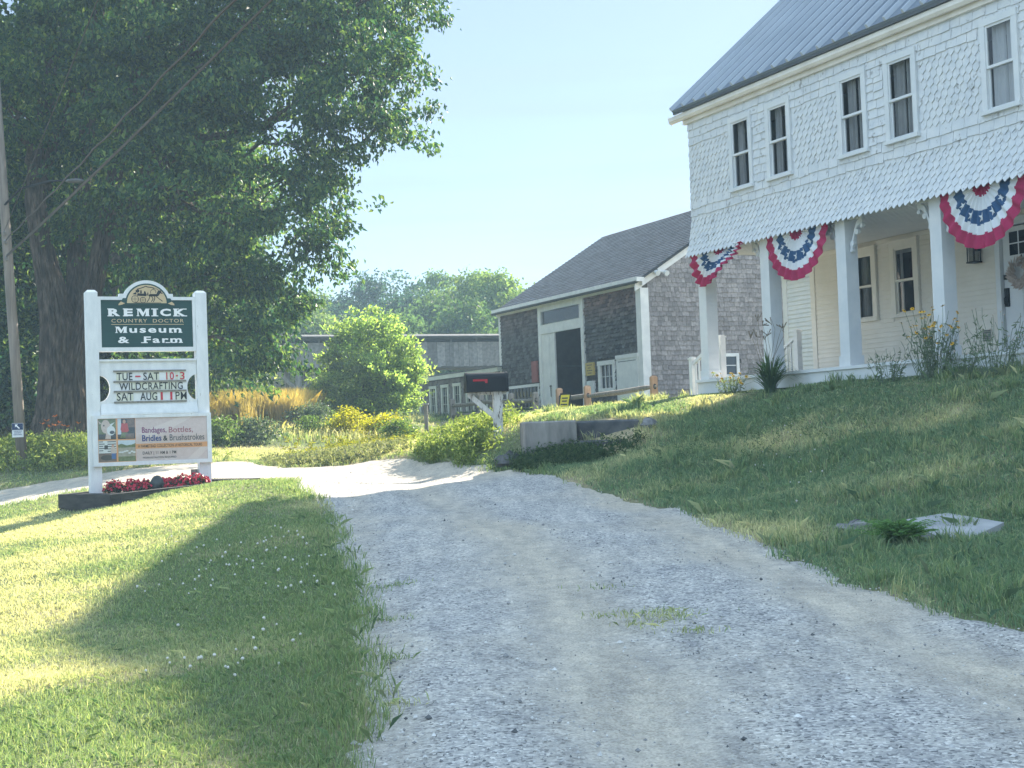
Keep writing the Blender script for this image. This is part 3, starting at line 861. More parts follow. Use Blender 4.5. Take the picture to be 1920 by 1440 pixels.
# ================================================================ BUNTINGS
M['red_cloth'] = pm('red_cloth', [(0.30, 0.025, 0.075), (0.38, 0.035, 0.10)], 6, 0.85, spec=0.1)
M['white_cloth'] = pm('white_cloth', [(0.58, 0.61, 0.64), (0.66, 0.67, 0.68)], 6, 0.85, spec=0.1)
M['blue_cloth'] = pm('blue_cloth', [(0.03, 0.075, 0.16), (0.045, 0.10, 0.20)], 6, 0.85, spec=0.1)
def bunting(label, s_right, s_left, ztop, R, w, fold=None, npl=13, seed=0):
    rg = random.Random(seed)
    cx = (s_right + s_left) / 2
    hw = (s_left - s_right) / 2
    root = thing('bunting', label, 'bunting', H(cx, w, ztop), 'patriotic fan buntings hung along the porch eave')
    phs = [rg.uniform(-.3, .3) for _ in range(80)]
    def surf(r, t):
        """r 0..1, t 0..1 from viewer's left to right"""
        th = math.pi * (1 + t)
        k = t * npl
        tri = abs((k % 1) - .5) * 2                 # 0..1 sawtooth pleat
        pl = (.5 + .5 * math.cos(2 * math.pi * k) - .5) * .06 * (.35 + .65 * r) * (.35 + .65 * math.sin(math.pi * t) ** .5)
        rr = r * (1 + .008 * (tri - .5) * (1 if .05 < t < .95 else 0))
        a = -math.cos(th) * rr * hw                 # along +s
        z = math.sin(th) * rr * R
        a = -a
        if fold: a, z, pl = fold(a, z, pl, r, t, hw)
        sag = 0.0
        return H(cx - a, w - .01 - pl - .04 * r * math.sin(math.pi * t), ztop + z + sag)
    nr, nt = 44, 180
    vs = [surf(i / nr, j / nt) for i in range(nr + 1) for j in range(nt + 1)]
    fs, mi = [], []
    for i in range(nr):
        for j in range(nt):
            r = (i + .5) / nr
            k = (j + .5) / nt * npl
            tri = abs((k % 1) - .5) * 2
            step = .008 * (1 if (int(k) % 2) else -1) * (1 if tri > .5 else .3)
            q = r + step * (1 if r < .9 else 0)
            m = 0 if q < .22 else 1 if q < .43 else 2 if q < .64 else 1 if q < .79 else 0
            fs.append([i * (nt + 1) + j, (i + 1) * (nt + 1) + j, (i + 1) * (nt + 1) + j + 1, i * (nt + 1) + j + 1])
            mi.append(m)
    link_mesh('cloth', vs, fs, [M['red_cloth'], M['white_cloth'], M['blue_cloth']], root, mi, smooth=False)
    for k in range(npl):
        b = MB()
        tc = (k + .5) / npl
        if k % 2 or tc < .08 or tc > .92: continue
        pts = []
        for q in range(10):
            an = math.pi / 2 + q * math.pi / 5
            rad_ = .085 if q % 2 == 0 else .035
            dr, dt = math.sin(an) * rad_, math.cos(an) * rad_ * .55
            pts.append(surf(.535 - dr, tc + dt / 1.6) - V * .012)
        c = sum(pts) / 10
        b.add(pts + [c], [[q, (q + 1) % 10, 10] for q in range(10)])
        b.build('star', M['white_cloth'], root)
    return root
bunting('fan bunting hanging straight between the second and third porch columns', 19.76, 21.52, 4.95, .88, FW - .05, seed=1)
bunting('largest and nearest fan bunting, hanging before the front door and wall lantern', 15.28, 17.04, 4.97, .95, FW - .05, seed=2)
def blown(a, z, pl, r, t, hw):
    # the right part is lifted and folded by the wind, the left part hangs
    k = (a + hw) / (2 * hw)                        # 0 left .. 1 right
    lift = .74 - .36 * max(0, min(1, (k - .18) / .5))
    a2 = a - .05 * r * max(0, k - .2) * 2 * hw * .6
    return a2, z * lift * (1.15 - .25 * k), pl * 1.7 + .25 * r * (1 - lift)
bunting('fan bunting blown and folded over by the wind beside the far corner column', 22.0, 23.96, 4.93, 1.02, FW - .05, fold=blown, seed=3)

# lantern and wreath by the front door
lan = thing('wall_lantern', 'black wall lantern beside the front door, half hidden by the bunting', 'lantern', H(19.02, PW - .02, 4.25))
b = MB()
b.hbox(18.93, 19.11, PW - .22, PW - .04, 4.20, 4.225)
for s_ in (18.94, 19.085):
    for w_ in (PW - .21, PW - .065):
        b.hbox(s_, s_ + .015, w_, w_ + .015, 4.226, 4.50)
b.hbox(18.92, 19.12, PW - .23, PW - .03, 4.501, 4.52)
c0 = [H(18.92, PW - .23, 4.521), H(19.12, PW - .23, 4.521), H(19.12, PW - .03, 4.521), H(18.92, PW - .03, 4.521)]
b.add(c0 + [H(19.02, PW - .13, 4.62)], [[0, 1, 4], [1, 2, 4], [2, 3, 4], [3, 0, 4]])
b.hbox(18.99, 19.05, PW - .11, PW - .006, 4.40, 4.45)
b.build('lantern_frame', M['black_metal'], lan)
b = MB()
b.hbox(18.96, 19.08, PW - .19, PW - .07, 4.23, 4.49)
b.build('lantern_glass', M['pane'], lan)
M['dried'] = pm('dried_flowers', [(0.30, 0.24, 0.20), (0.50, 0.42, 0.37)], 20, 0.95, 0.6, 60)
wr = thing('wreath', 'dried brown wreath hanging on the white front door', 'wreath', H(18.06, PW - .03, 3.93))
b = MB()
wc = H(18.06, PW - .05, 3.93)
for k in range(260):
    t = random.random() * 6.283
    rr_ = random.uniform(.09, .22)
    p = wc + U * math.cos(t) * rr_ + ZV * math.sin(t) * rr_ - V * random.uniform(0, .06)
    d = U * math.cos(t + .9) + ZV * math.sin(t + .9) + V * random.uniform(-.6, .1)
    d /= np.linalg.norm(d)
    q = np.cross(d, V); q /= np.linalg.norm(q) + 1e-6
    b.add([p, p + d * .05 + q * .018, p + d * .11, p + d * .05 - q * .018 - V * .01], [[0, 1, 2, 3]])
b.build('wreath_ring', M['dried'], wr)
b = MB()
b.tube([wc + ZV * .2 + V * .0, wc + ZV * .29 + V * .03], .012, 6)
b.build('hook', M['black_metal'], wr)

# ================================================================ BARN
BS, BFW, BFAR = 39.34, 22.22, 50.05
BRW, BRZ, BEZ = 26.86, 9.10, 6.22
BBW = 2 * BRW - BFW
barn = thing('barn', 'weathered grey shingled barn with white trim and a dark open doorway', 'barn', H(44.5, 26.5, 2.4))
OP = (43.36, 45.38, 2.2, 5.13)
TRW = (43.42, 46.36, 5.47, 5.92)
BW1 = (41.29, 42.11, 3.06, 3.80)
LAT = (46.85, 49.45, 2.3, 3.36)
bh = [OP, TRW, BW1, LAT]
b = MB()
wall_holes(b, BS, BFAR, 1.9, 6.12, bh, lambda a, z: H(a, BFW + .02, z))
gp = [H(BS + .005, BFW + .02, 1.9), H(BS + .005, BBW, 1.9), H(BS + .005, BBW, BEZ), H(BS + .005, BRW, BRZ - .05), H(BS + .005, BFW + .02, BEZ - .1)]
b.add(gp, [[0, 1, 2, 3, 4]])
b.add([p + U * (BFAR - BS) for p in gp], [[4, 3, 2, 1, 0]])
b.add([H(BS, BBW, 1.9), H(BFAR, BBW, 1.9), H(BFAR, BBW, BEZ), H(BS, BBW, BEZ)], [[0, 1, 2, 3]])
b.hbox(BS + .1, BFAR - .1, BFW + .1, BBW - .1, 2.36, 2.42)
b.build('barn_frame', pm('old_sheathing', [(0.05, 0.045, 0.04), (0.09, 0.08, 0.07)], 4, 0.95), barn)
sh = [(43.15, 46.64, 1.9, 6.12), (41.15, 42.33, 2.98, 3.98), (39.35, 41.02, 1.9, 4.06), (46.72, 49.52, 1.9, 3.47)]
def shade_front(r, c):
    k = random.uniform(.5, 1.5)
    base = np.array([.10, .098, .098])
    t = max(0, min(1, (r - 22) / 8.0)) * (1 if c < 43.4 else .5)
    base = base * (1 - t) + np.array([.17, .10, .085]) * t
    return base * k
cols = []
b = MB()
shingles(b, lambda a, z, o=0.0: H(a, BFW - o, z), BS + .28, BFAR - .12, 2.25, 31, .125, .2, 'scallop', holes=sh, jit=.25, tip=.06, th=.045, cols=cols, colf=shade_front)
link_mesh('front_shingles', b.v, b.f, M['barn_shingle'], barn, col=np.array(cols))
cols = []
b = MB()
gmax = lambda a: BEZ - .05 + (min(a, 2 * BRW - a) - BFW) * (BRZ - BEZ) / (BRW - BFW)
GW = (24.93, 25.62, 3.22, 3.98)
shingles(b, lambda a, z, o=0.0: H(BS - o, a, z), BFW + .22, BBW, 2.0, 48, .15, .17, 'rect', holes=[(GW[0] - .02, GW[1] + .02, GW[2], GW[3])], jit=.45, th=.026,
         cols=cols, colf=lambda r, c: np.array([.27, .25, .25]) * random.uniform(.72, 1.22), zmax=gmax)
link_mesh('gable_shingles', b.v, b.f, M['barn_shingle'], barn, col=np.array(cols))
b = MB()        # trim boards
b.hbox(BS - .03, BS + .28, BFW - .04, BFW + .02, 1.95, 6.10)
b.hbox(BS - .034, BS + .0, BFW - .041, BFW + .24, 1.95, 6.02)
b.hbox(BFAR - .13, BFAR + .02, BFW - .04, BFW + .1, 1.95, 6.10)
b.hbox(BS - .2, BFAR + .2, BFW - .05, BFW + .02, 6.09, 6.33)
b.hbox(BS - .2, BFAR + .2, BFW - .24, BFW - .05, 6.20, 6.335)
b.hbox(46.42, 46.63, BFW - .062, BFW + .02, 1.95, 6.088)
b.hbox(43.17, 43.36, BFW - .062, BFW + .02, 1.95, 6.088)
b.hbox(43.36, 46.42, BFW - .043, BFW + .02, 5.92, 6.088)
b.hbox(43.36, 46.42, BFW - .06, BFW + .02, 5.14, 5.465)
b.hbox(46.36, 46.42, BFW - .042, BFW + .02, 5.465, 5.92)
b.hbox(43.36, 43.42, BFW - .042, BFW + .02, 5.465, 5.92)
for sg, w0, w1 in ((1, BFW - .22, BRW), (-1, 2 * BRW - BFW + .22, BRW)):
    z0, z1 = BEZ + .10 - .24 * (BRZ - BEZ) / (BRW - BFW), BRZ + .1
    b.box8([H(BS - .05, w0, z0 - .26), H(BS - .05, w1, z1 - .26), H(BS + .0, w1, z1 - .26), H(BS + .0, w0, z0 - .26),
            H(BS - .05, w0, z0), H(BS - .05, w1, z1), H(BS + .0, w1, z1), H(BS + .0, w0, z0)])
b.build('trim_boards', M['trim'], barn)
# roof courses
cols = []
b = MB()
sl2 = (BRZ - BEZ) / (BRW - BFW)
nn = np.array([-sl2, 1.0]) / math.hypot(sl2, 1)
def BP(s, w, o, back=False):
    z = BEZ + .13 + (w - BFW) * sl2 + o * nn[1]
    ww = w + o * nn[0]
    return H(s, 2 * BRW - ww if back else ww, z)
wE = BFW - .26
ncr = 34
for back in (False, True):
    for i in range(ncr):
        w0, w1 = wE + (BRW - wE) * i / ncr, wE + (BRW - wE) * (i + 1) / ncr
        s_ = BS - .16
        while s_ < BFAR + .2:
            e = min(s_ + random.uniform(.22, .4), BFAR + .2)
            k = random.uniform(.8, 1.2)
            vs = [BP(s_, w0, .028, back), BP(e, w0, .028, back), BP(e, w1, .006, back), BP(s_, w1, .006, back), BP(s_, w0, 0, back), BP(e, w0, 0, back)]
            b.add(vs, [[0, 1, 2, 3], [1, 0, 4, 5]])
            cols.extend([np.array([.135, .14, .155]) * k] * 6)
            s_ = e
    vs = [BP(BS - .16, wE, -.06, back), BP(BFAR + .2, wE, -.06, back), BP(BFAR + .2, BRW, -.06, back), BP(BS - .16, BRW, -.06, back),
          BP(BS - .16, wE, -.001, back), BP(BFAR + .2, wE, -.001, back), BP(BFAR + .2, BRW, -.001, back), BP(BS - .16, BRW, -.001, back)]
    b.box8(vs)
    cols.extend([np.array([.05, .052, .056])] * 8)
link_mesh('shingle_roof', b.v, b.f, M['roof_shingle'], barn, col=np.array(cols))
# doors and windows
b = MB()
b.hbox(45.39, 46.42, BFW - .03, BFW + .015, 2.3, 5.138)
b.hbox(45.80, 45.86, BFW - .05, BFW - .03, 2.3, 5.13)
b.hbox(45.36, 45.46, BFW - .055, BFW - .031, 2.3, 5.13)
slid = b.build('sliding_door', M['trim'], barn)
b = MB()
b.hbox(45.76, 45.775, BFW - .075, BFW - .051, 2.95, 3.35)
b.hbox(45.70, 45.83, BFW - .08, BFW - .052, 3.30, 3.33)
b.build('latch', M['black_metal'], slid)
b = MB()
b.hbox(39.62, 40.99, BFW - .06, BFW + .015, 2.3, 3.93)
b.hbox(39.58, 41.02, BFW - .075, BFW + .015, 3.931, 4.05)
b.hbox(39.72, 40.86, BFW - .063, BFW - .055, 3.83, 3.85, 1)
b.build('side_door', [M['trim'], M['dark_edge']], barn)
def fixed_window(parent, s0, s1, z0, z1, w, fr, nx, nz, mat, top=.12, mw=.008, mm=None):
    b = MB()
    b.hbox(s0 - fr, s0, w - .05, w + .03, z0 - fr * .6, z1)
    b.hbox(s1, s1 + fr, w - .05, w + .03, z0 - fr * .6, z1)
    b.hbox(s0 - fr - .02, s1 + fr + .02, w - .06, w + .03, z1, z1 + top)
    b.hbox(s0, s1, w - .05, w + .03, z0 - fr * .6, z0)
    win = b.build('window', mat, parent)
    b = MB()
    for i in range(1, nx):
        x = s0 + (s1 - s0) * i / nx
        b.hbox(x - mw, x + mw, w - .02, w + .015, z0, z1)
    for i in range(1, nz):
        z = z0 + (z1 - z0) * i / nz
        b.hbox(s0, s1, w - .018, w + .013, z - mw, z + mw)
    if nx * nz > 1: b.build('muntins', mm or mat, win)
    b = MB()
    b.add([H(s0, w + .018, z0), H(s1, w + .018, z0), H(s1, w + .018, z1), H(s0, w + .018, z1)], [[0, 1, 2, 3]])
    b.build('pane', M['pane'], win)
    return win
fixed_window(barn, *BW1[:2], BW1[2], BW1[3], BFW, .17, 3, 2, M['trim'], .14)
fixed_window(barn, *TRW[:2], TRW[2], TRW[3], BFW - .02, .001, 1, 1, M['trim'], .001)
fixed_window(barn, *LAT[:2], LAT[2], LAT[3], BFW, .10, 9, 3, M['trim'], .10, mm=M['old_wood'])
b = MB()
b.add([H(BS - .03, GW[0] + .1, GW[2] + .1), H(BS - .03, GW[1] - .1, GW[2] + .1), H(BS - .03, GW[1] - .1, GW[3] - .1), H(BS - .03, GW[0] + .1, GW[3] - .1)], [[0, 1, 2, 3]], 1)
for w0, w1, z0, z1 in ((GW[0], GW[0] + .1, GW[2], GW[3]), (GW[1] - .1, GW[1], GW[2], GW[3]), (GW[0] + .1, GW[1] - .1, GW[3] - .1, GW[3]), (GW[0] + .1, GW[1] - .1, GW[2], GW[2] + .1)):
    b.hbox(BS - .07, BS, w0, w1, z0, z1)
b.hbox(BS - .05, BS - .02, GW[0] + .1, GW[1] - .1, 3.59, 3.615)
b.build('gable_window', [M['trim'], pm('dark_glass', [(0.02, 0.025, 0.03)], 1, 0.08, spec=0.6)], barn)
b = MB()
b.hbox(BS - .14, BS - .02, 22.76, 22.86, 6.50, 6.62)
for w_ in (22.66, 22.98):
    b.tube([H(BS - .08, 22.81, 6.54), H(BS - .14, w_, 6.5), H(BS - .3, w_ + .02, 6.44)], [.03, .05, .085], 10)
b.build('floodlight', M['white'], barn)
# interior garland seen in the doorway
gar = thing('hanging_garland', 'pale strands of a garland hanging inside the dark barn doorway', 'garland', H(44.3, BFW + 2.5, 4.1))
b = MB()
for k in range(42):
    s_ = 42.6 + k * .075
    z = 4.02
    p = [H(s_, BFW + 2.5, z + .08)]
    for j in range(random.randint(2, 5)):
        z -= .08
        p.append(H(s_ + random.uniform(-.03, .03), BFW + 2.5 + random.uniform(-.03, .03), z))
    b.tube(p, .011, 4)
b.bar(H(42.4, BFW + 2.5, 4.1), H(45.9, BFW + 2.5, 4.12), .02, .02)
b.build('strands', pm('pale_straw', [(0.35, 0.33, 0.3)], 1, 0.9), gar)
# boards on the barn wall
def board(name, label, cat, s0, s1, z0, z1, w, mat, lines, ink, th=.025):
    r = thing(name, label, cat, H((s0 + s1) / 2, w, z0))
    b = MB()
    b.hbox(s0, s1, w - th, w + .05, z0, z1)
    b.build('panel', mat, r)
    if lines:
        b = MB()
        for (y, l, x0) in lines:
            z = z1 - (z1 - z0) * y
            L_ = (s1 - s0) * l
            a = s1 - (s1 - s0) * x0
            x = a
            while x > a - L_:
                ww = random.uniform(.03, .07)
                b.hbox(x - ww, x, w - th - .003, w - th - .001, z - .012, z + .016)
                x -= ww + .018
        b.build('lettering', ink, r)
    return r
M['sign_yellow'] = pm('faded_yellow_board', [(0.45, 0.33, 0.09), (0.52, 0.40, 0.13)], 4, 0.7)
M['sign_red'] = pm('faded_red_board', [(0.22, 0.06, 0.05), (0.30, 0.09, 0.075)], 4, 0.7)
M['ink'] = pm('dark_ink', [(0.03, 0.03, 0.035)], 1, 0.7)
board('wall_notice', 'yellow notice board with dark lettering to the right of the barn doorway', 'sign', 42.49, 43.05, 3.52, 3.94, BFW - .07, M['sign_yellow'],
      [(.2, .6, .2), (.42, .35, .32), (.62, .62, .19), (.82, .4, .3)], M['ink'])
board('wall_notice', 'plain white notice board low on the barn wall under the yellow one', 'sign', 42.50, 43.02, 2.9, 3.34, BFW - .07, M['white'], [], M['ink'])
board('wall_notice', 'narrow red board on the barn shingles left of the sliding door', 'sign', 46.78, 47.22, 3.5, 4.25, BFW - .07, M['sign_red'], [], M['ink'])

# ================================================================ LOW SHED running on from the barn
shed = thing('shed', 'low shingled shed with a row of tall narrow windows beside the barn', 'shed', H(54.3, 24, 2.5))
b = MB()
SZ = 4.08
swin = [(50.19 + i * 1.312, 50.19 + i * 1.312 + .53) for i in range(6)]
shh = [(a, c, 2.35, 3.72) for a, c in swin]
wall_holes(b, 50.07, 58.6, 2.0, SZ, shh, lambda a, z: H(a, BFW + .02, z))
b.add([H(58.6, BFW + .02, 2.0), H(58.6, 26, 2.0), H(58.6, 26, SZ), H(58.6, BFW + .02, SZ)], [[0, 1, 2, 3]])
b.hbox(50.1, 58.5, 24.5, 24.6, 2, 4.4)
b.build('shed_frame', M['room'], shed)
cols = []
b = MB()
shingles(b, lambda a, z, o=0.0: H(a, BFW - o, z), 50.1, 58.55, 2.2, 13, .14, .17, 'rect', holes=[(a - .16, c + .16, 2, 3.86) for a, c in swin], jit=.3, th=.025,
         cols=cols, colf=lambda r, c: np.array([.15, .135, .12]) * random.uniform(.7, 1.25))
link_mesh('shed_shingles', b.v, b.f, M['barn_shingle'], shed, col=np.array(cols))
M['pale_trim'] = pm('pale_green_trim', [(0.42, 0.45, 0.38), (0.52, 0.54, 0.47)], 3, 0.7)
b = MB()
b.hbox(49.9, 58.8, BFW - .22, BFW - .05, SZ - .02, SZ + .13)
b.hbox(58.45, 58.63, BFW - .045, BFW + .1, 2.0, SZ - .02)
b.build('shed_trim', M['pale_trim'], shed)
for a, c in swin:
    fixed_window(shed, a, c, 2.35, 3.72, BFW, .14, 2, 4, M['pale_trim'], .12)
b = MB()
b.box8([H(49.9, BFW - .24, SZ + .135), H(58.85, BFW - .24, SZ + .135), H(58.85, 26.2, SZ + .10), H(49.9, 26.2, SZ + .10), H(49.9, BFW - .24, SZ + .18), H(58.85, BFW - .24, SZ + .18), H(58.85, 26.2, SZ + .15), H(49.9, 26.2, SZ + .15)])
b.build('shed_roof', M['grey_board'] if False else M['dark_stone'], shed)

# ================================================================ ELEVATED COVERED WALKWAY behind
GS = 62.5
way = thing('covered_walkway', 'long grey boarded walkway raised on timber posts behind the bush', 'walkway', H(GS, 22, 3))
cols = []
b = MB()
w_ = 17.68
W1_ = 31.0
zt, zb_ = 6.05, 4.94
while w_ < W1_:
    e = w_ + random.uniform(.16, .26)
    o = random.uniform(0, .02)
    dz = random.uniform(-.03, .03)
    q = H(GS - o, w_, 0)
    b.hbox(GS - .03 - o, GS, w_, e - .008, zb_ + dz, zt)
    cols.extend([np.array([.21, .205, .20]) * random.uniform(.7, 1.3)] * 8)
    w_ = e
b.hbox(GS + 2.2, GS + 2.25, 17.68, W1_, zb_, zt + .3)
cols.extend([np.array([.025, .025, .025])] * 8)  # rear boards coloured near black to paint the shade in the open gap
b.hbox(GS + .01, GS + 2.2, 17.68, W1_, zb_ - .06, zb_ + .02)
cols.extend([np.array([.09, .088, .085])] * 8)
b.hbox(GS + .01, GS + 2.2, 17.66, 17.70, zb_, zt)
cols.extend([np.array([.16, .155, .15])] * 8)
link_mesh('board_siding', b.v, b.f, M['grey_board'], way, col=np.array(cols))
b = MB()
b.box8([H(GS - .35, 17.5, zt + .22), H(GS + 1.1, 17.5, zt + .40), H(GS + 1.1, W1_, zt + .40), H(GS - .35, W1_, zt + .22),
        H(GS - .35, 17.5, zt + .27), H(GS + 1.1, 17.5, zt + .45), H(GS + 1.1, W1_, zt + .45), H(GS - .35, W1_, zt + .27)])
b.box8([H(GS + 2.55, 17.5, zt + .22), H(GS + 1.1, 17.5, zt + .40), H(GS + 1.1, W1_, zt + .40), H(GS + 2.55, W1_, zt + .22),
        H(GS + 2.55, 17.5, zt + .27), H(GS + 1.1, 17.5, zt + .45), H(GS + 1.1, W1_, zt + .45), H(GS + 2.55, W1_, zt + .27)])
b.build('walkway_roof', M['dark_stone'], way)
b = MB()
for k in range(11):
    w_ = 17.75 + k * 1.25
    b.hbox(GS + .02, GS + .1, w_, w_ + .09, zt, zt + .24)
b.hbox(GS, GS + .12, 17.68, W1_, zt + .17, zt + .225)
b.build('rafter_studs', M['dark_stone'], way)  # studs coloured dark to paint the shaded strip under the roof
for w_ in (18.0, 22.9, 27.6):
    for s_ in (GS + .1, GS + 1.9):
        b = MB()
        x, y, _ = H(s_, w_, 0)
        b.hbox(s_, s_ + .22, w_, w_ + .22, gz(x, y) - .1, zb_ - .06)
        b.bar(H(s_ + .11, w_ + .11, zb_ - 1.0), H(s_ + .11, w_ + 1.05, zb_ - .1), .14, .14)
        b.bar(H(s_ + .11, w_ + .11, zb_ - 1.0), H(s_ + .11, w_ - .85, zb_ - .1), .14, .14)
        b.build('support_post', M['old_wood'], way)
# far gable roof beyond the walkway
fb = thing('far_barn', 'low brown roofed barn half hidden behind the maple branches', 'barn', (-12.5, 78, 4))
b = MB()
b.box((-13.2, 81, 3.0), (5.2, 0, 0), (0, 7, 0), (0, 0, 3.9))
b.build('far_barn_wall', M['old_wood'], fb)
b = MB()
for sg in (1, -1):
    b.box8([(-13.2, 77, 8.05), (-13.2, 85, 8.05), (-13.2 + sg * 3.2, 85, 6.75), (-13.2 + sg * 3.2, 77, 6.75),
            (-13.2, 77, 8.18), (-13.2, 85, 8.18), (-13.2 + sg * 3.2, 85, 6.88), (-13.2 + sg * 3.2, 77, 6.88)])
b.add([(-15.8, 77.6, 6.9), (-10.6, 77.6, 6.9), (-13.2, 77.6, 8.04)], [[0, 1, 2]])
b.build('far_barn_roof', pm('brown_roof', [(0.10, 0.085, 0.08), (0.16, 0.13, 0.12)], 3, 0.9), fb)

# ================================================================ MUSEUM SIGN
SS = 22.0
SF = 21.95          # face plane
sign = thing('museum_sign', 'white framed museum sign with green header, letter board and pink poster', 'sign', H(SS, 4.08, 0.9))
def text_mesh(name, txt, a0, a1, b0, b1, P, mat, parent, bold=0.0, space=1.0, fit=True):
    """lettering fitted to the box a0..a1 x b0..b1, flat mesh"""
    cu = bpy.data.curves.new('tmp', 'FONT')
    cu.body = txt
    cu.offset = bold
    cu.space_character = space
    cu.resolution_u = 3
    cu.fill_mode = 'BOTH'
    to = bpy.data.objects.new('tmp', cu)
    COL.objects.link(to)
    dg = bpy.context.evaluated_depsgraph_get()
    me = to.evaluated_get(dg).to_mesh()
    n = len(me.vertices)
    co = np.zeros(n * 3, np.float32)
    me.vertices.foreach_get('co', co)
    co = co.reshape(-1, 3)
    fs = [list(p.vertices) for p in me.polygons]
    to.to_mesh_clear()
    bpy.data.objects.remove(to)
    bpy.data.curves.remove(cu)
    mn, mxx = co.min(0), co.max(0)
    A = a0 + (co[:, 0] - mn[0]) / (mxx[0] - mn[0]) * (a1 - a0)
    B = b0 + (co[:, 1] - mn[1]) / (mxx[1] - mn[1]) * (b1 - b0)
    vs = np.array([P(a, b) for a, b in zip(A, B)])
    return link_mesh(name, vs, fs, mat, parent)
def sp(s): return lambda a, b: H(s, a, b)
def sbox(b, w0, w1, z0, z1, s0, s1, m=0): b.hbox(s0, s1, w0, w1, z0, z1, m)
M['sign_white'] = pm('sign_white_paint', [(0.60, 0.62, 0.63), (0.74, 0.75, 0.75)], 5, 0.5, 0.08, 30, stretch=(2, 2, .7), chips=(0.42, 0.42, 0.40), chip_scale=9, chip_at=0.66)
M['sign_green'] = pm('sign_dark_green', [(0.004, 0.040, 0.040), (0.006, 0.055, 0.052)], 5, 0.5, 0.1, 20, stretch=(1, 1, 12))
M['sign_tan'] = pm('sign_tan', [(0.50, 0.38, 0.22), (0.58, 0.45, 0.28)], 6, 0.5)
M['letter_white'] = pm('letter_white', [(0.78, 0.78, 0.78)], 1, 0.5)
M['letter_black'] = pm('letter_black', [(0.012, 0.016, 0.022)], 1, 0.5)
M['letter_red'] = pm('letter_red', [(0.48, 0.02, 0.045)], 1, 0.5)
M['tile'] = pm('letter_card', [(0.55, 0.56, 0.42), (0.68, 0.68, 0.62)], 6, 0.4)
M['rail'] = pm('letter_rail', [(0.13, 0.12, 0.11), (0.28, 0.26, 0.22)], 30, 0.5)
for w0, w1 in ((3.20, 3.37), (4.785, 4.955)):
    b = MB()
    z0, z1, c = .55, 3.925, .035
    s0, s1 = SS - .08, SS + .09
    b.hbox(s0, s1, w0, w1, z0, z1)
    t = [H(s1, w0, z1), H(s0, w0, z1), H(s0, w1, z1), H(s1, w1, z1)]
    q = [H(s1 - c, w0 + c, z1 + c), H(s0 + c, w0 + c, z1 + c), H(s0 + c, w1 - c, z1 + c), H(s1 - c, w1 - c, z1 + c)]
    b.add(t + q, [[4, 5, 6, 7], [0, 1, 5, 4], [1, 2, 6, 5], [2, 3, 7, 6], [3, 0, 4, 7]])
    b.build('sign_post', M['sign_white'], sign)
# header
b = MB()
sbox(b, 3.372, 4.783, 3.06, 3.12, SF - .02, SS + .06)
sbox(b, 3.372, 4.783, 3.815, 3.862, SF - .02, SS + .06)
sbox(b, 3.372, 3.414, 3.12, 3.815, SF - .02, SS + .06)
sbox(b, 4.742, 4.783, 3.12, 3.815, SF - .02, SS + .06)
sbox(b, 3.414, 4.742, 3.12, 3.815, SF + .005, SS + .05)
def ell(cx, cz, rx, rz, s, n=28, a0=0, a1=math.pi):
    return [H(s, cx - rx * math.cos(t), cz + rz * math.sin(t)) for t in np.linspace(a0, a1, n)]
b.prism(ell(4.075, 3.80, .345, .305, SF - .026), U * .09)
sbox(b, 3.683, 3.745, 3.863, 3.905, SF - .024, SS + .05)
sbox(b, 4.405, 4.46, 3.863, 3.905, SF - .024, SS + .05)
head = b.build('header_board', M['sign_white'], sign)
b = MB()
b.add([H(SF + .001, 3.414, 3.12), H(SF + .001, 4.742, 3.12), H(SF + .001, 4.742, 3.815), H(SF + .001, 3.414, 3.815)], [[0, 1, 2, 3]])
b.add(ell(4.075, 3.765, .312, .292, SF - .029), [list(range(28))])
b.prism([H(SF - .0285, 3.70, 3.78), H(SF - .0285, 3.76, 3.74), H(SF - .0285, 4.39, 3.74), H(SF - .0285, 4.45, 3.78), H(SF - .0285, 4.42, 3.84), H(SF - .0285, 3.73, 3.84)], U * .01)
b.build('green_panel', M['sign_green'], head)
b = MB()
b.add(ell(4.075, 3.767, .288, .270, SF - .032), [list(range(28))])
for sg, cx in ((-1, 3.700), (1, 4.440)):
    b.add([H(SF - .0325, cx + sg * x, z) for x, z in ((.035, 3.735), (.035, 3.755), (.0, 3.79), (-.045, 3.77), (-.06, 3.765), (-.02, 3.745), (.0, 3.74))], [list(range(7))])
b.build('tan_arch', M['sign_tan'], head)
# emblem: doctor's buggy, horse, barn and hills
b = MB()
ES = SF - .035
def ew(x): return 3.79 + x * .57          # 0..1 across the arch
def ez(y): return 3.767 + y * .27
def poly(pts, m=0): b.add([H(ES, ew(x), ez(y)) for x, y in pts], [list(range(len(pts)))], m)
def line(pts, wd=.010):
    for (x0, y0), (x1, y1) in zip(pts[:-1], pts[1:]):
        p, q = np.array([ew(x0), ez(y0)]), np.array([ew(x1), ez(y1)])
        d = q - p; n_ = np.array([-d[1], d[0]]) / (np.linalg.norm(d) + 1e-9) * wd / 2
        b.add([H(ES - .0005 * (len(b.f) % 7), *(p - n_)), H(ES - .0005 * (len(b.f) % 7), *(q - n_)), H(ES - .0005 * (len(b.f) % 7), *(q + n_)), H(ES - .0005 * (len(b.f) % 7), *(p + n_))], [[0, 1, 2, 3]])
line([(.26, .76), (.36, .82), (.44, .88), (.48, .93), (.52, .88), (.62, .86), (.7, .82)], .012)
for cx, cy, r_ in ((.20, .22, .19), (.40, .17, .15)):
    line([(cx + r_ * .47 * math.cos(t), cy + r_ * math.sin(t)) for t in np.linspace(0, 6.283, 15)], .008)
    line([(cx - r_ * .45, cy), (cx + r_ * .45, cy)], .005)
    line([(cx, cy - r_), (cx, cy + r_)], .005)
poly([(.25, .40), (.48, .38), (.50, .50), (.27, .54)])
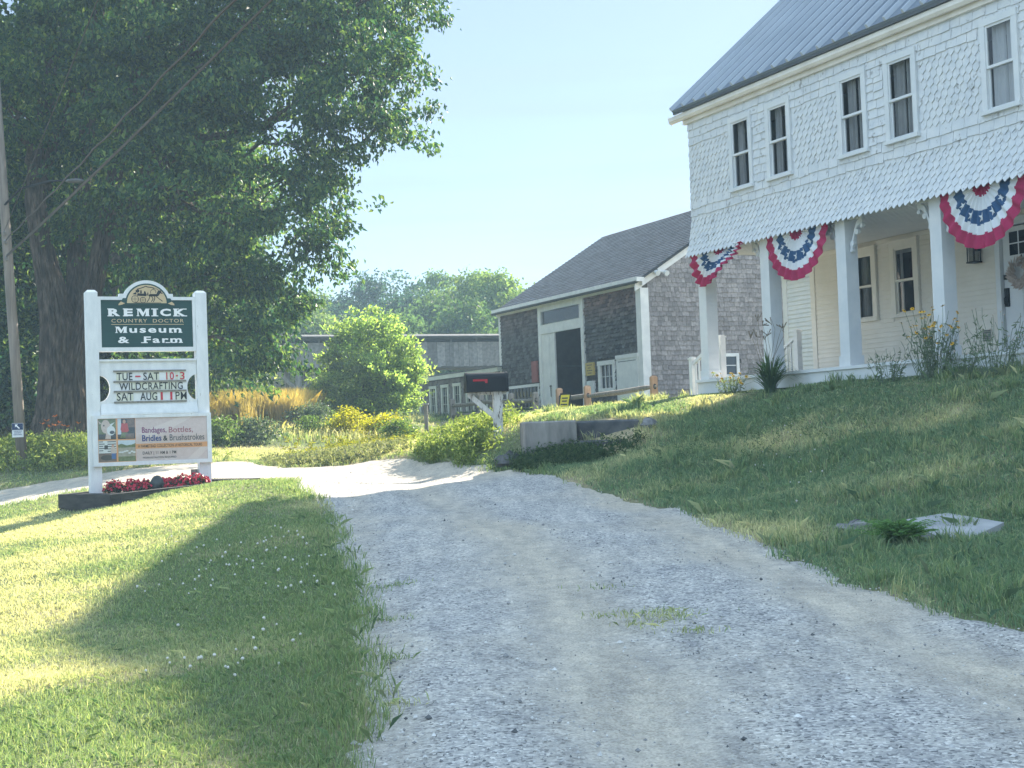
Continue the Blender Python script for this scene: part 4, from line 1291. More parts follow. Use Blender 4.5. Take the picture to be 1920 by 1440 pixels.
poly([(.22, .62), (.26, .56), (.31, .60), (.32, .72), (.27, .76), (.22, .70)])
poly([(.14, .48), (.24, .46), (.23, .60), (.18, .55)])
poly([(.33, .54), (.38, .54), (.37, .70), (.345, .72)])
poly([(.42, .52), (.49, .50), (.47, .64), (.44, .66)])
poly([(.50, .44), (.55, .46), (.53, .62)])
poly([(.56, .36), (.78, .38), (.82, .44), (.76, .50), (.58, .50), (.55, .44)])
poly([(.74, .46), (.80, .42), (.88, .62), (.86, .70), (.80, .70), (.77, .60)])
poly([(.84, .62), (.91, .56), (.90, .50), (.83, .56)])
line([(.58, .38), (.55, .2), (.50, .06)], .011); line([(.62, .38), (.66, .22), (.61, .08)], .011)
line([(.74, .38), (.80, .26), (.90, .10)], .011); line([(.70, .38), (.70, .22), (.66, .06)], .011)
line([(.48, .42), (.60, .40), (.76, .42)], .006)
line([(.60, .52), (.60, .66), (.66, .78), (.73, .68), (.73, .56)], .007)
line([(.66, .78), (.76, .78), (.80, .70)], .007)
line([(.20, .02), (.86, .02)], .006)
b.build('carriage_emblem', M['letter_black'], head)
# lettering of the header; slab serifs added as feet
TP = sp(SF - .004)
def fat_m(x0, x1, z0, z1):
    g = [(0, 0), (.22, 0), (.22, .09), (.16, .09), (.16, .76), (.42, 0), (.52, 0), (.70, .62), (.70, .09), (.64, .09), (.64, 0), (1, 0), (1, .09), (.95, .09), (.95, .91), (1, .91), (1, 1), (.70, 1), (.53, .46), (.33, 1), (0, 1), (0, .91), (.07, .91), (.07, .09), (0, .09)]
    b = MB()
    b.add([TP(x0 + (x1 - x0) * a, z0 + (z1 - z0) * c) for a, c in g], [list(range(len(g)))])
    b.build('lettering', M['letter_white'], head)
for t, x0, x1 in (('R', 3.520, 3.690), ('E', 3.742, 3.872), ('I', 4.165, 4.215), ('C', 4.268, 4.425), ('K', 4.472, 4.650)):
    text_mesh('lettering', t, x0, x1, 3.578, 3.688, TP, M['letter_white'], head, bold=.045 if t != 'I' else .06)
fat_m(3.925, 4.115, 3.578, 3.688)
b = MB()
def serif(x0, x1, z): b.add([H(SF - .0055, x0, z), H(SF - .0055, x1, z), H(SF - .0055, x1, z + .013), H(SF - .0055, x0, z + .013)], [[0, 1, 2, 3]])
for x0, x1 in ((3.508, 3.60), (3.73, 3.80), (4.14, 4.24), (4.46, 4.56), (4.58, 4.665)):
    serif(x0, x1, 3.575)
for x0, x1 in ((3.508, 3.60), (3.73, 3.80), (4.14, 4.24), (4.46, 4.55), (4.59, 4.66)):
    serif(x0, x1, 3.677)
b.build('serifs', M['letter_white'], head)
text_mesh('lettering', 'COUNTRY  DOCTOR', 3.562, 4.613, 3.484, 3.536, TP, M['sign_tan'], head, bold=.004, space=1.15)
b = MB()
b.add([H(SF - .004, 3.56, 3.452), H(SF - .004, 4.612, 3.452), H(SF - .004, 4.612, 3.460), H(SF - .004, 3.56, 3.460)], [[0, 1, 2, 3]])
b.build('underline', M['sign_tan'], head)
fat_m(3.612, 3.785, 3.332, 3.424)
text_mesh('lettering', 'useum', 3.815, 4.574, 3.332, 3.402, TP, M['letter_white'], head, bold=.028, space=1.2)
text_mesh('lettering', '&  Farm', 3.648, 4.578, 3.182, 3.278, TP, M['letter_white'], head, bold=.026, space=1.2)
b = MB()
for x0, x1, z in ((4.395, 4.45, 3.331), (4.53, 4.585, 3.331), (3.98, 4.075, 3.181), (4.335, 4.40, 3.181), (4.43, 4.49, 3.181), (4.53, 4.59, 3.181)):
    serif(x0, x1, z)
b.build('serifs', M['letter_white'], head)
# letter board with scooped sides
b = MB()
pts = [(3.374, 2.16), (3.374, 2.334)]
pts += [(3.374 + .144 * math.sin(t), 2.5225 - .1885 * math.cos(t)) for t in np.linspace(0, math.pi, 16)][1:-1]
pts += [(3.374, 2.711), (3.374, 2.915), (4.782, 2.915), (4.782, 2.711)]
pts += [(4.782 - .144 * math.sin(t), 2.5225 + .1885 * math.cos(t)) for t in np.linspace(0, math.pi, 16)][1:-1]
pts += [(4.782, 2.334), (4.782, 2.16)]
lo = [i for i in range(len(pts))]
b.prism([H(SF, *p) for p in pts], U * .07)
sbox(b, 3.374, 4.782, 2.915, 2.945, SF - .03, SS + .06)
sbox(b, 3.374, 4.782, 2.138, 2.159, SF - .06, SS + .06)
b.box8([H(SF + .0, 3.376, 2.16), H(SF - .05, 3.376, 2.16), H(SF - .05, 4.78, 2.16), H(SF + .0, 4.78, 2.16), H(SF - .001, 3.376, 2.30), H(SF - .004, 3.376, 2.30), H(SF - .004, 4.78, 2.30), H(SF - .001, 4.78, 2.30)])
lb = b.build('letter_board', M['sign_white'], sign)
b = MB()
for z in (2.772, 2.618, 2.474, 2.318):
    sbox(b, 3.568, 4.622, z - .012, z + .012, SF - .022, SF - .001)
b.build('letter_rails', M['rail'], lb)
px2w = lambda p: 3.38 + (p - 186.0) * .0078
rows_ = [(2.637, 2.748, [('TUE', 216.2, 245.0, 0), ('-', 250.0, 260.0, 1), ('SAT', 265.0, 294.5, 0), ('10', 308.0, 322.5, 1), ('-', 326.0, 330.0, 1), ('3', 334.0, 342.5, 1)]),
         (2.494, 2.602, [('WILDCRAFTING', 220.4, 338.5, 0)]),
         (2.34, 2.456, [('SAT', 215.6, 245.5, 0), ('AUG', 258.6, 290.0, 0), ('1', 296.5, 300.5, 1), ('1', 314.5, 318.5, 1), ('PM', 324.5, 345.5, 0)])]
bt = MB()
tpos = []
for z0, z1, ws in rows_:
    for t, a, c, red in ws:
        zz0, zz1 = (z0, z1) if t != '-' else ((z0 + z1) / 2 - .010, (z0 + z1) / 2 + .010)
        text_mesh('lettering', t, px2w(a), px2w(c), zz0, zz1, sp(SF - .010), M['letter_red'] if red else M['letter_black'], lb, bold=(.03 if t == '1' else .003 if t == 'PM' else .010), space=1.08)
        n = len(t)
        for k in range(n):
            x0 = px2w(a) + (px2w(c) - px2w(a)) * k / n
            x1 = px2w(a) + (px2w(c) - px2w(a)) * (k + 1) / n
            if random.random() < .72:
                bt.hbox(SF - .006, SF - .001, x0 - .006, x1 + .003, z0 - .012, z1 + .012)
bt.build('letter_cards', M['tile'], lb)
# poster case
b = MB()
PS = SS - .085
sbox(b, 3.245, 4.96, 2.085, 2.132, PS - .05, PS)
sbox(b, 3.245, 4.96, 1.397, 1.452, PS - .05, PS)
sbox(b, 3.245, 3.315, 1.452, 2.085, PS - .05, PS)
sbox(b, 4.898, 4.96, 1.452, 2.085, PS - .05, PS)
sbox(b, 3.315, 4.898, 1.452, 2.085, PS - .02, PS - .003)
case = b.build('poster_case', M['sign_white'], sign)
PP = PS - .024
LAY = [0]
def flat(b, pts, m=0, lay=1):
    b.add([H(PP - .0012 * lay, a, z) for a, z in pts], [list(range(len(pts)))], m)
def rect(b, a0, a1, z0, z1, m=0, lay=1): flat(b, [(a0, z0), (a1, z0), (a1, z1), (a0, z1)], m, lay)
def blob(b, a, z, ra, rz, m=0, lay=1, n=14, ph=0): flat(b, [(a + ra * math.cos(t + ph), z + rz * math.sin(t + ph)) for t in np.linspace(0, 6.283, n, endpoint=False)], m, lay)
pc = lambda n, c, c2=None: pm(n, [c, c2] if c2 else [c], 25, 0.35, spec=0.4)
pmats = [pc('poster_pink', (0.55, 0.42, 0.38), (0.61, 0.48, 0.44)), pc('poster_orange', (0.66, 0.30, 0.12)), pc('photo_green', (0.07, 0.10, 0.03), (0.17, 0.20, 0.09)),
         pc('photo_brown', (0.10, 0.07, 0.06), (0.2, 0.13, 0.1)), pc('photo_cow', (0.45, 0.33, 0.27), (0.58, 0.48, 0.42)), pc('photo_pale', (0.62, 0.62, 0.6)),
         pc('photo_red', (0.42, 0.05, 0.05)), pc('photo_dark', (0.025, 0.03, 0.035)), pc('photo_sky', (0.45, 0.52, 0.58), (0.55, 0.6, 0.63)),
         pc('photo_skin', (0.5, 0.28, 0.2)), pc('photo_blue', (0.04, 0.12, 0.3)), pc('photo_straw', (0.26, 0.24, 0.18), (0.36, 0.33, 0.26)), pc('poster_pink_light', (0.64, 0.52, 0.47))]
b = MB()
rect(b, 3.315, 4.898, 1.452, 2.085, 0, 0)
flat(b, [(3.9, 1.86), (4.5, 2.085), (4.7, 2.085), (4.1, 1.78)], 12, .5)
flat(b, [(4.6, 1.46), (4.898, 1.72), (4.898, 1.60), (4.75, 1.46)], 12, .5)
rect(b, 3.855, 4.898, 1.632, 1.706, 1, 1)
rect(b, 3.315, 3.855, 1.452, 2.085, 1, 1)
a, bb = 3.325, 3.583      # four pictures
rect(b, 3.325, 3.575, 1.782, 2.08, 2, 2); rect(b, 3.325, 3.575, 1.782, 1.86, 7, 2.2)
blob(b, 3.43, 1.97, .065, .10, 4, 3, ph=.3); blob(b, 3.505, 1.91, .06, .07, 5, 3.4); blob(b, 3.52, 1.885, .035, .025, 7, 3.8)
flat(b, [(3.37, 2.02), (3.32, 2.06), (3.35, 2.0)], 4, 3.1); flat(b, [(3.49, 2.0), (3.56, 2.03), (3.50, 1.96)], 5, 3.1); blob(b, 3.405, 1.985, .012, .012, 7, 3.6)
flat(b, [(3.42, 1.79), (3.44, 1.9), (3.5, 1.87), (3.5, 1.79)], 4, 2.8)
rect(b, 3.60, 3.848, 1.782, 2.08, 7, 2); rect(b, 3.60, 3.65, 1.85, 2.08, 8, 2.2); rect(b, 3.73, 3.848, 1.95, 2.08, 3, 2.2)
blob(b, 3.695, 2.035, .022, .03, 9, 3); flat(b, [(3.655, 2.01), (3.74, 2.01), (3.76, 1.9), (3.735, 1.88), (3.66, 1.88), (3.64, 1.92)], 6, 3)
flat(b, [(3.66, 1.879), (3.735, 1.879), (3.76, 1.80), (3.63, 1.80)], 2, 3); rect(b, 3.71, 3.83, 1.79, 1.86, 3, 3.4)
rect(b, 3.325, 3.575, 1.46, 1.765, 5, 2)
for k in range(5): rect(b, 3.33, 3.41 if k % 2 else 3.39, 1.745 - k * .032, 1.757 - k * .032, 7, 2.4); rect(b, 3.45, 3.57, 1.742 - k * .034, 1.755 - k * .034, 7, 2.4)
rect(b, 3.405, 3.455, 1.64, 1.70, 7, 2.6); rect(b, 3.325, 3.575, 1.46, 1.585, 3, 2.8); blob(b, 3.44, 1.52, .09, .04, 7, 3); 
blob(b, 3.525, 1.69, .018, .022, 9, 3.2); flat(b, [(3.50, 1.67), (3.56, 1.67), (3.565, 1.58), (3.495, 1.58)], 4, 3.2); rect(b, 3.505, 3.565, 1.50, 1.58, 10, 3.3)
rect(b, 3.60, 3.848, 1.46, 1.765, 8, 2); rect(b, 3.60, 3.848, 1.46, 1.66, 11, 2.2); rect(b, 3.60, 3.848, 1.46, 1.53, 2, 2.4)
flat(b, [(3.60, 1.66), (3.60, 1.70), (3.65, 1.715), (3.72, 1.69), (3.80, 1.70), (3.848, 1.72), (3.848, 1.66)], 2, 2.5)
for k in range(7): blob(b, 3.625 + k * .034, 1.60 + random.uniform(-.035, .04), .02, .012, 5, 3)
b.build('poster', pmats, case)
pk = [M['letter_black'], pm('plum_ink', [(0.19, 0.02, 0.11)], 1, .5), pm('mauve_ink', [(0.33, 0.09, 0.10)], 1, .5), pm('blue_ink', [(0.015, 0.04, 0.19)], 1, .5), pm('grey_ink', [(0.11, 0.10, 0.11)], 1, .5)]
QP = sp(PP - .005)
text_mesh('lettering', 'Bandages,', 3.945, 4.30, 1.835, 1.945, QP, pk[1], case, .012)
text_mesh('lettering', 'Bottles,', 4.335, 4.69, 1.842, 1.94, QP, pk[2], case, .006)
text_mesh('lettering', 'Bridles', 3.945, 4.225, 1.738, 1.83, QP, pk[3], case, .018)
text_mesh('lettering', '&', 4.25, 4.315, 1.738, 1.815, QP, pk[0], case, .02)
text_mesh('lettering', 'Brushstrokes', 4.345, 4.856, 1.736, 1.83, QP, pk[4], case, .008)
text_mesh('lettering', 'A FARMSTEAD COLLECTION of HISTORICAL TOURS', 3.885, 4.82, 1.648, 1.690, QP, pk[0], case, .006)
text_mesh('lettering', 'DAILY | 11 AM & 1 PM', 3.949, 4.435, 1.532, 1.590, QP, pk[0], case, .012)
text_mesh('lettering', 'PREREGISTRATION REQUIRED', 3.949, 4.435, 1.483, 1.512, QP, pk[0], case, .008)
b = MB()
b.add([H(PS - .046, 3.316, 1.453), H(PS - .046, 4.897, 1.453), H(PS - .046, 4.897, 2.084), H(PS - .046, 3.316, 2.084)], [[0, 1, 2, 3]])
b.build('acrylic_cover', glassmat('acrylic', clear=.97), case)
b = MB()
sbox(b, 4.68, 4.77, .9, 1.30, SS + .02, SS + .08)
b.build('junction_box', M['old_wood'], sign)

# planter round the foot of the sign
E1, E2 = np.array([.69, .724, 0.0]), np.array([-.724, .69, 0.0])
PN = np.array([-5.55, 20.3, 0.0])
planter = thing('planter_box', 'dark weathered timber planter box around the foot of the sign', 'planter', (PN[0], PN[1], .6))
def pbox(b, a0, a1, c0, c1, z0, z1, tilt=0.0):
    P_ = lambda a, c, z: PN + E1 * a + E2 * c + ZV * (z + a * tilt)
    b.box8([P_(a0, c0, z0), P_(a1, c0, z0), P_(a1, c1, z0), P_(a0, c1, z0), P_(a0, c0, z1), P_(a1, c0, z1), P_(a1, c1, z1), P_(a0, c1, z1)])
tl = .045
for (a0, a1, c0, c1) in ((.165, 2.5, 0, .16), (0, .16, .004, 1.40), (.165, 2.5, 1.24, 1.40), (2.34, 2.5, .165, 1.236)):
    b = MB()
    pbox(b, a0, a1, c0, c1, .30, .815, tl)
    pbox(b, a0 - .012, a1 + .01, c0 - .012, c1 + .008, .82, 1.02, tl)
    b.build('timber', M['dark_timber'], planter)
b = MB()
pbox(b, .162, 2.335, .162, 1.238, .5, .985, tl)
b.build('soil', M['soil'], planter)
def planter_at(a, c): return PN + E1 * a + E2 * c + ZV * (.985 + a * tl)

# dark dome stone among the flowers
b = MB()
p = H(21.55, 4.08, 1.12)
b.ball(p, (.10, .09, .12), 12, 8, jit=.03)
tag(b.build('garden_stone', pm('green_grey_stone', [(0.02, 0.028, 0.032), (0.05, 0.06, 0.065)], 6, 0.4), smooth=True, loc=p), 'round dark dome stone standing among the red flowers of the planter', 'stone')

# ================================================================ MAILBOX
MX, MY = -0.43, 24.5
mail = thing('mailbox', 'large black mailbox with red flag on a weathered wooden post', 'mailbox', (MX, MY, gz(-.25, MY)))
xd = np.array([.985, .17, 0.0]); yd = np.array([-.17, .985, 0.0])
b = MB()
n = 12
prof = [(-.15, 2.37), (.15, 2.37), (.15, 2.56)] + [(.15 * math.cos(t), 2.56 + .13 * math.sin(t)) for t in np.linspace(0.2, math.pi - .2, n)] + [(-.15, 2.56)]
c0 = np.array([MX, MY, 0])
b.prism([c0 - xd * .32 + yd * y + ZV * z for y, z in prof], xd * .64)
b.build('box_body', M['black_metal'], mail)
b = MB()
pr2 = [(y * 1.05, 2.52 + (z - 2.52) * 1.05) for y, z in prof]
b.prism([c0 + xd * .322 + yd * y + ZV * z for y, z in pr2], xd * .03)
b.prism([c0 - xd * .352 + yd * y + ZV * z for y, z in pr2], xd * .03)
b.build('box_door', M['black_metal'], mail)
b = MB()
f0 = c0 - yd * .165
b.prism([f0 + xd * x + ZV * z for x, z in ((-.24, 2.575), (.0, 2.575), (.0, 2.51), (-.035, 2.51), (-.045, 2.542), (-.24, 2.542))], yd * .008)
b.build('flag', pm('flag_red', [(0.36, 0.02, 0.03)], 1, .5), mail)
b = MB()
g0 = gz(-.25, MY)
b.box(np.array([-.255, MY + .03, g0 - .3]), (.145, .02, 0), (-.02, .145, 0), (0, 0, 2.369 - g0 + .3))
b.build('mailbox_post', M['peeling_post'], mail)
b = MB()
b.bar((-.73, MY - .02, 2.34), (-.28, MY - .02, 1.93), .085, .085)
b.bar((-.74, MY, 2.345), (-.10, MY + .08, 2.345), .09, .045)
b.build('brace', M['peeling_post'], mail)

# ================================================================ RETAINING BLOCK AND STONES IN THE BANK
rw = thing('retaining_wall', 'stained concrete block with dark stone steps set into the grassy bank', 'wall', (.55, 23.3, 1.1))
b = MB()
def bevelbox(b, c, x, y, z, e=.02, m=0):
    c, x, y, z = [np.asarray(q, float) for q in (c, x, y, z)]
    lx, ly = np.linalg.norm(x), np.linalg.norm(y)
    ux, uy = x / lx, y / ly
    out = [(-lx / 2 + e, -ly / 2), (lx / 2 - e, -ly / 2), (lx / 2, -ly / 2 + e), (lx / 2, ly / 2 - e), (lx / 2 - e, ly / 2), (-lx / 2 + e, ly / 2), (-lx / 2, ly / 2 - e), (-lx / 2, -ly / 2 + e)]
    lo = [c + ux * a + uy * d for a, d in out]
    hi = [p + z - ZV * e for p in lo]
    tp = [c + ux * a * (1 - 2 * e / lx) + uy * d * (1 - 2 * e / ly) + z for a, d in out]
    vs = lo + hi + tp
    fs = [[i, (i + 1) % 8, 8 + (i + 1) % 8, 8 + i] for i in range(8)] + [[8 + i, 8 + (i + 1) % 8, 16 + (i + 1) % 8, 16 + i] for i in range(8)] + [list(range(16, 24))]
    b.add(vs, fs, m)
bevelbox(b, (.54, 23.45, .9), (.83, .06, 0), (-.06, .85, 0), (0, 0, .935), .025)
b.build('concrete_block', M['concrete'], rw)
for (x, y, z0, z1, lx, ly) in ((1.46, 23.85, 1.4, 1.82, 1.0, .8), (1.42, 23.45, 1.1, 1.51, .93, .9), (1.32, 23.1, .9, 1.27, .75, .8)):
    b = MB()
    bevelbox(b, (x, y, z0), (lx, .12, 0), (-.1, ly, 0), (0, 0, z1 - z0), .03)
    b.build('stone_step', M['dark_stone'], rw)
def rock(name, label, c, r, mat, jit=.16, seed=1):
    random.seed(seed)
    b = MB()
    b.ball(np.array(c), np.array(r), 11, 8, jit=jit)
    o = b.build(name, mat, loc=c)
    tag(o, label, 'stone')
    return o
rock('rock', 'pale lichen covered rock poking out of the bank above the stone steps', (2.13, 23.3, 1.72), (.13, .12, .11), M['stone'], seed=3)
rock('rock', 'low dark rock in the grass just left of the flat pale slab', (3.12, 13.6, .62), (.22, .14, .10), M['stone'], .2, 5)
rock('rock', 'brown rubble stone lying at the left foot of the concrete block', (-.08, 23.1, 1.2), (.22, .2, .17), M['dark_stone'], .25, 8)
slab = MB()
P4 = [(3.50, 13.45), (3.92, 13.5), (4.22, 12.85), (3.72, 12.35), (3.58, 12.7)]
slab.prism([(x, y, gz(x, y) + .055 + (y - 12.9) * .03) for x, y in P4][::-1], (0, 0, -.14))
tag(slab.build('stone_slab', M['pale_concrete'], loc=(3.8, 12.9, gz(3.8, 12.9))), 'flat pale concrete slab lying in the grass at the foot of the bank', 'slab')

# ================================================================ SPLIT RAIL FENCES
FA = np.array([3.26, 34.0, 0])
def rail_fence(name, label, ts, tops, mat, rails, h=.16):
    r = thing(name, label, 'fence', FA + U * ts[0] + ZV * 2.2)
    pos = []
    for t, zt_ in zip(ts, tops):
        p = FA + U * t
        b = MB()
        g_ = min(gz(p[0], p[1]) - .2, zt_ - .75)
        hx, hy = V * h * .5, U * h * .3
        pts = [p - hx - hy, p + hx - hy, p + hx + hy, p - hx + hy]
        c_ = .04
        b.box8([q + ZV * g_ for q in pts] + [q + ZV * (zt_ - c_) for q in pts])
        b.add([q + ZV * (zt_ - c_) for q in pts] + [p + (q - p) * .6 + ZV * zt_ for q in pts], [[4, 5, 6, 7], [0, 1, 5, 4], [1, 2, 6, 5], [2, 3, 7, 6], [3, 0, 4, 7]])
        po = b.build('fence_post', mat, r)
        hb = MB()
        for dz in rails:
            ring = [p - hx * 0 - U * (h * .3 + .003) + V * .045 * math.cos(q) + ZV * (zt_ + dz + .065 * math.sin(q)) for q in np.linspace(0, 6.283, 12, endpoint=False)]
            hb.add(ring, [list(range(12))[::-1]])  # flat dark disc on the post paints the shade inside the hole
        hb.build('rail_hole_shade', M['room'], po)
        pos.append((p, zt_))
    for (p, z0), (q, z1) in zip(pos[:-1], pos[1:]):
        for dz in rails:
            b = MB()
            a_, c_ = p + ZV * (z0 + dz) - U * .12, q + ZV * (z1 + dz + random.uniform(-.03, .03)) + U * .1
            m_ = (a_ + c_) / 2 - ZV * .015
            b.tube([a_, a_ * .85 + c_ * .15, m_, a_ * .15 + c_ * .85, c_], [.03, .06, .065, .06, .03], 7)
            b.build('rail', M['old_wood'], r)
    return r
rail_fence('rail_fence', 'split rail fence section with three fresh tan posts on the grassy rise', [0, 3.35, 4.95], [2.90, 2.83, 2.84], M['new_wood'], [-.25])
rail_fence('rail_fence', 'old grey weathered split rail fence section running down behind the mailbox', [6.42, 8.0, 10.15, 12.4], [2.80, 2.84, 2.88, 2.85], M['old_wood'], [-.22, -.55])
# small yellow notice by the fence
yn = thing('yard_sign', 'small yellow sign in a black frame leaning by the fence post', 'sign', FA + U * 4.45 + ZV * 2.2)
p = FA + U * 4.2 - V * .25
b = MB()
xx, zz_ = np.array([.95, -.2, 0]) , np.array([.18, .12, .95])
b.box8([p + ZV * 2.34 + xx * a_ + zz_ * c_ + np.array([.02, .1, 0]) * d_ for d_ in (0, .3) for a_, c_ in ((-.15, -.35), (.15, -.35), (.15, .36), (-.15, .36))])
b.build('sign_frame', M['black_metal'], yn)
b = MB()
o = np.array([-.004, -.02, 0])
b.add([p + ZV * 2.34 + o + xx * a_ + zz_ * c_ for a_, c_ in ((-.115, -.28), (.115, -.28), (.115, .31), (-.115, .31))], [[0, 1, 2, 3]])
b.build('sign_face', pm('bright_yellow', [(0.62, 0.55, 0.03)], 1, .5), yn)
b = MB()
for k, (c_, l) in enumerate(((.22, .16), (.14, .13), (.05, .18), (-.06, .10), (-.15, .15))):
    b.add([p + ZV * 2.34 + o * 1.6 + xx * a_ + zz_ * (c_ + d_) for a_, d_ in ((-l / 2, -.015), (l / 2, -.015), (l / 2, .02), (-l / 2, .02))], [[0, 1, 2, 3]])
b.build('lettering', M['letter_black'], yn)
# slim white marker post by the drive
mp = thing('marker_post', 'slim pale post with a flat cap standing in the shaded weeds', 'post', (-2.24, 38, gz(-2.24, 38)))
b = MB()
b.box((-2.24, 38, 1.3), (.10, 0, 0), (0, .10, 0), (0, 0, 1.22))
b.build('post_shaft', M['old_wood'], mp)
b = MB()
b.box((-2.24, 38, 2.521), (.15, 0, 0), (0, .15, 0), (0, 0, .04))
b.build('post_cap', M['pale_concrete'], mp)

# ================================================================ UTILITY POLE, SMALL SIGN, WIRES
g_ = gz(-9.66, 29)
up_ = thing('utility_pole', 'leaning weathered wooden utility pole at the left edge', 'pole', (-9.66, 29, g_))
b = MB()
b.tube([(-9.64, 29, g_ - .3), (-9.75, 29, 3.6), (-9.86, 29, 6.0), (-10.02, 29, 9.6)], [.105, .10, .093, .08], 14)
b.build('pole_shaft', M['pole_wood'], up_, smooth=True)
b = MB()
b.tube([(-9.9, 28.95, 6.5), (-9.5, 28.8, 6.82), (-8.9, 28.7, 6.93), (-8.55, 28.7, 6.94)], .022, 8)
arm = b.build('lamp_arm', M['black_metal'], up_)
b = MB()
b.ball((-8.40, 28.7, 6.92), (.19, .09, .045), 14, 8)
b.build('lamp_head', M['dark_stone'], arm, smooth=True)
b = MB()
for z in (5.45, 5.78, 5.95):
    xx0 = -9.75 - (z - 3.6) * .046
    b.tube([(xx0, 28.92, z), (xx0 + .03, 28.82, z), (xx0 + .03, 28.78, z + .04)], [.02, .03, .025], 8)
b.build('insulator', M['stone'], up_)
ws = thing('arrow_sign', 'small navy and white arrow sign fixed to the utility pole', 'sign', (-9.69, 28.85, 1.95))
b = MB()
b.box((-9.685, 28.87, 1.955), (.215, .02, 0), (0, .012, 0), (0, 0, .275))
pl = b.build('sign_plate', M['sign_white'], ws)
b = MB()
b.box((-9.685, 28.861, 2.10), (.205, .02, 0), (0, .004, 0), (0, 0, .125))
b.build('navy_panel', pm('navy_paint', [(0.012, 0.03, 0.09)], 1, .5), ws)
AP = lambda a, z: np.array([-9.685 + a, 28.856 + a * .09, 2.162 + z])
b = MB()
b.add([AP(-.045, .045), AP(-.045, -.01), AP(-.027, .008), AP(.03, -.045), AP(.045, -.03), AP(-.01, .027), AP(.01, .045)], [[0, 1, 2, 3, 4, 5, 6]])
b.build('arrow', M['letter_white'], ws)
b = MB()
for k, l in enumerate((.14, .12, .15)):
    z = 2.075 - k * .034
    x = -l / 2
    while x < l / 2:
        ww = random.uniform(.01, .022)
        b.add([AP(x, z - 2.162 - .008) - (0, .002, 0), AP(x + ww, z - 2.162 - .008) - (0, .002, 0), AP(x + ww, z - 2.162 + .008) - (0, .002, 0), AP(x, z - 2.162 + .008) - (0, .002, 0)], [[0, 1, 2, 3]])
        x += ww + .006
b.build('lettering', pm('pale_navy_ink', [(0.12, 0.16, 0.25)], 1, .6), ws)
M['cable'] = pm('grey_cable', [(0.075, 0.065, 0.06)], 1, .7)
def wire(label, a, c, r_, sag, twist=0):
    a, c = np.array(a, float), np.array(c, float)
    d = c - a
    c = a + d * 1.9
    pts = []
    for t in np.linspace(0, 1, 60):
        q = a + (c - a) * t - ZV * sag * 4 * t * (1 - t)
        if twist: q = q + np.array([math.cos(t * 90), 0, math.sin(t * 90)]) * twist
        pts.append(q)
    b = MB()
    b.tube(pts, r_, 5)
    o = b.build('utility_wire', M['cable'], loc=a)
    tag(o, label, 'wire', 'overhead wires leading from the utility pole')
wire('middle overhead cable, thick and twisted, crossing the maple crown', (-9.80, 28.78, 5.82), (-2.62, 14, 5.88), .013, .10, .012)
wire('upper strand of the right hand overhead cable pair', (-9.79, 28.78, 5.52), (-2.25, 14, 5.91), .012, .12)
wire('lower strand of the right hand overhead cable pair', (-9.79, 28.78, 5.49), (-2.32, 14, 5.86), .010, .14)
wire('thin lone overhead wire furthest left across the leaves', (-9.83, 28.78, 5.98), (-3.85, 14, 5.93), .006, .05)

# ================================================================ FOLIAGE TOOLS
def unit(a): return a / (np.linalg.norm(a, axis=-1, keepdims=True) + 1e-9)
def leaf_arrays(C, D, L_, W_, rg, upbias=.5, fold=.25, tilt=1.0):
    """C centres, D long axis; returns verts (4n,3) and faces"""
    n = len(C)
    R = unit(rg.normal(size=(n, 3)) * tilt + np.array([0, 0, upbias]))
    S = unit(np.cross(D, R))
    N = np.cross(S, D)
    L_ = np.broadcast_to(L_, (n,))[:, None]
    W_ = np.broadcast_to(W_, (n,))[:, None]
    v0 = C - D * L_ * .5
    v2 = C + D * L_ * .5 - N * L_ * .12
    v1 = C + S * W_ * .5 + N * W_ * fold - D * L_ * .08
    v3 = C - S * W_ * .5 + N * W_ * fold - D * L_ * .08
    v = np.stack([v0, v1, v2, v3], 1).reshape(-1, 3)
    return v, np.arange(4 * n).reshape(n, 4)
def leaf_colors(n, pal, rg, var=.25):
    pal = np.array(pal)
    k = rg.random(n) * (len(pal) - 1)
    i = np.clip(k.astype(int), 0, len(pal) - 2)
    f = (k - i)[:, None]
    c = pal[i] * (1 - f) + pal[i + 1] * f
    return c * rg.uniform(1 - var, 1 + var, (n, 1))
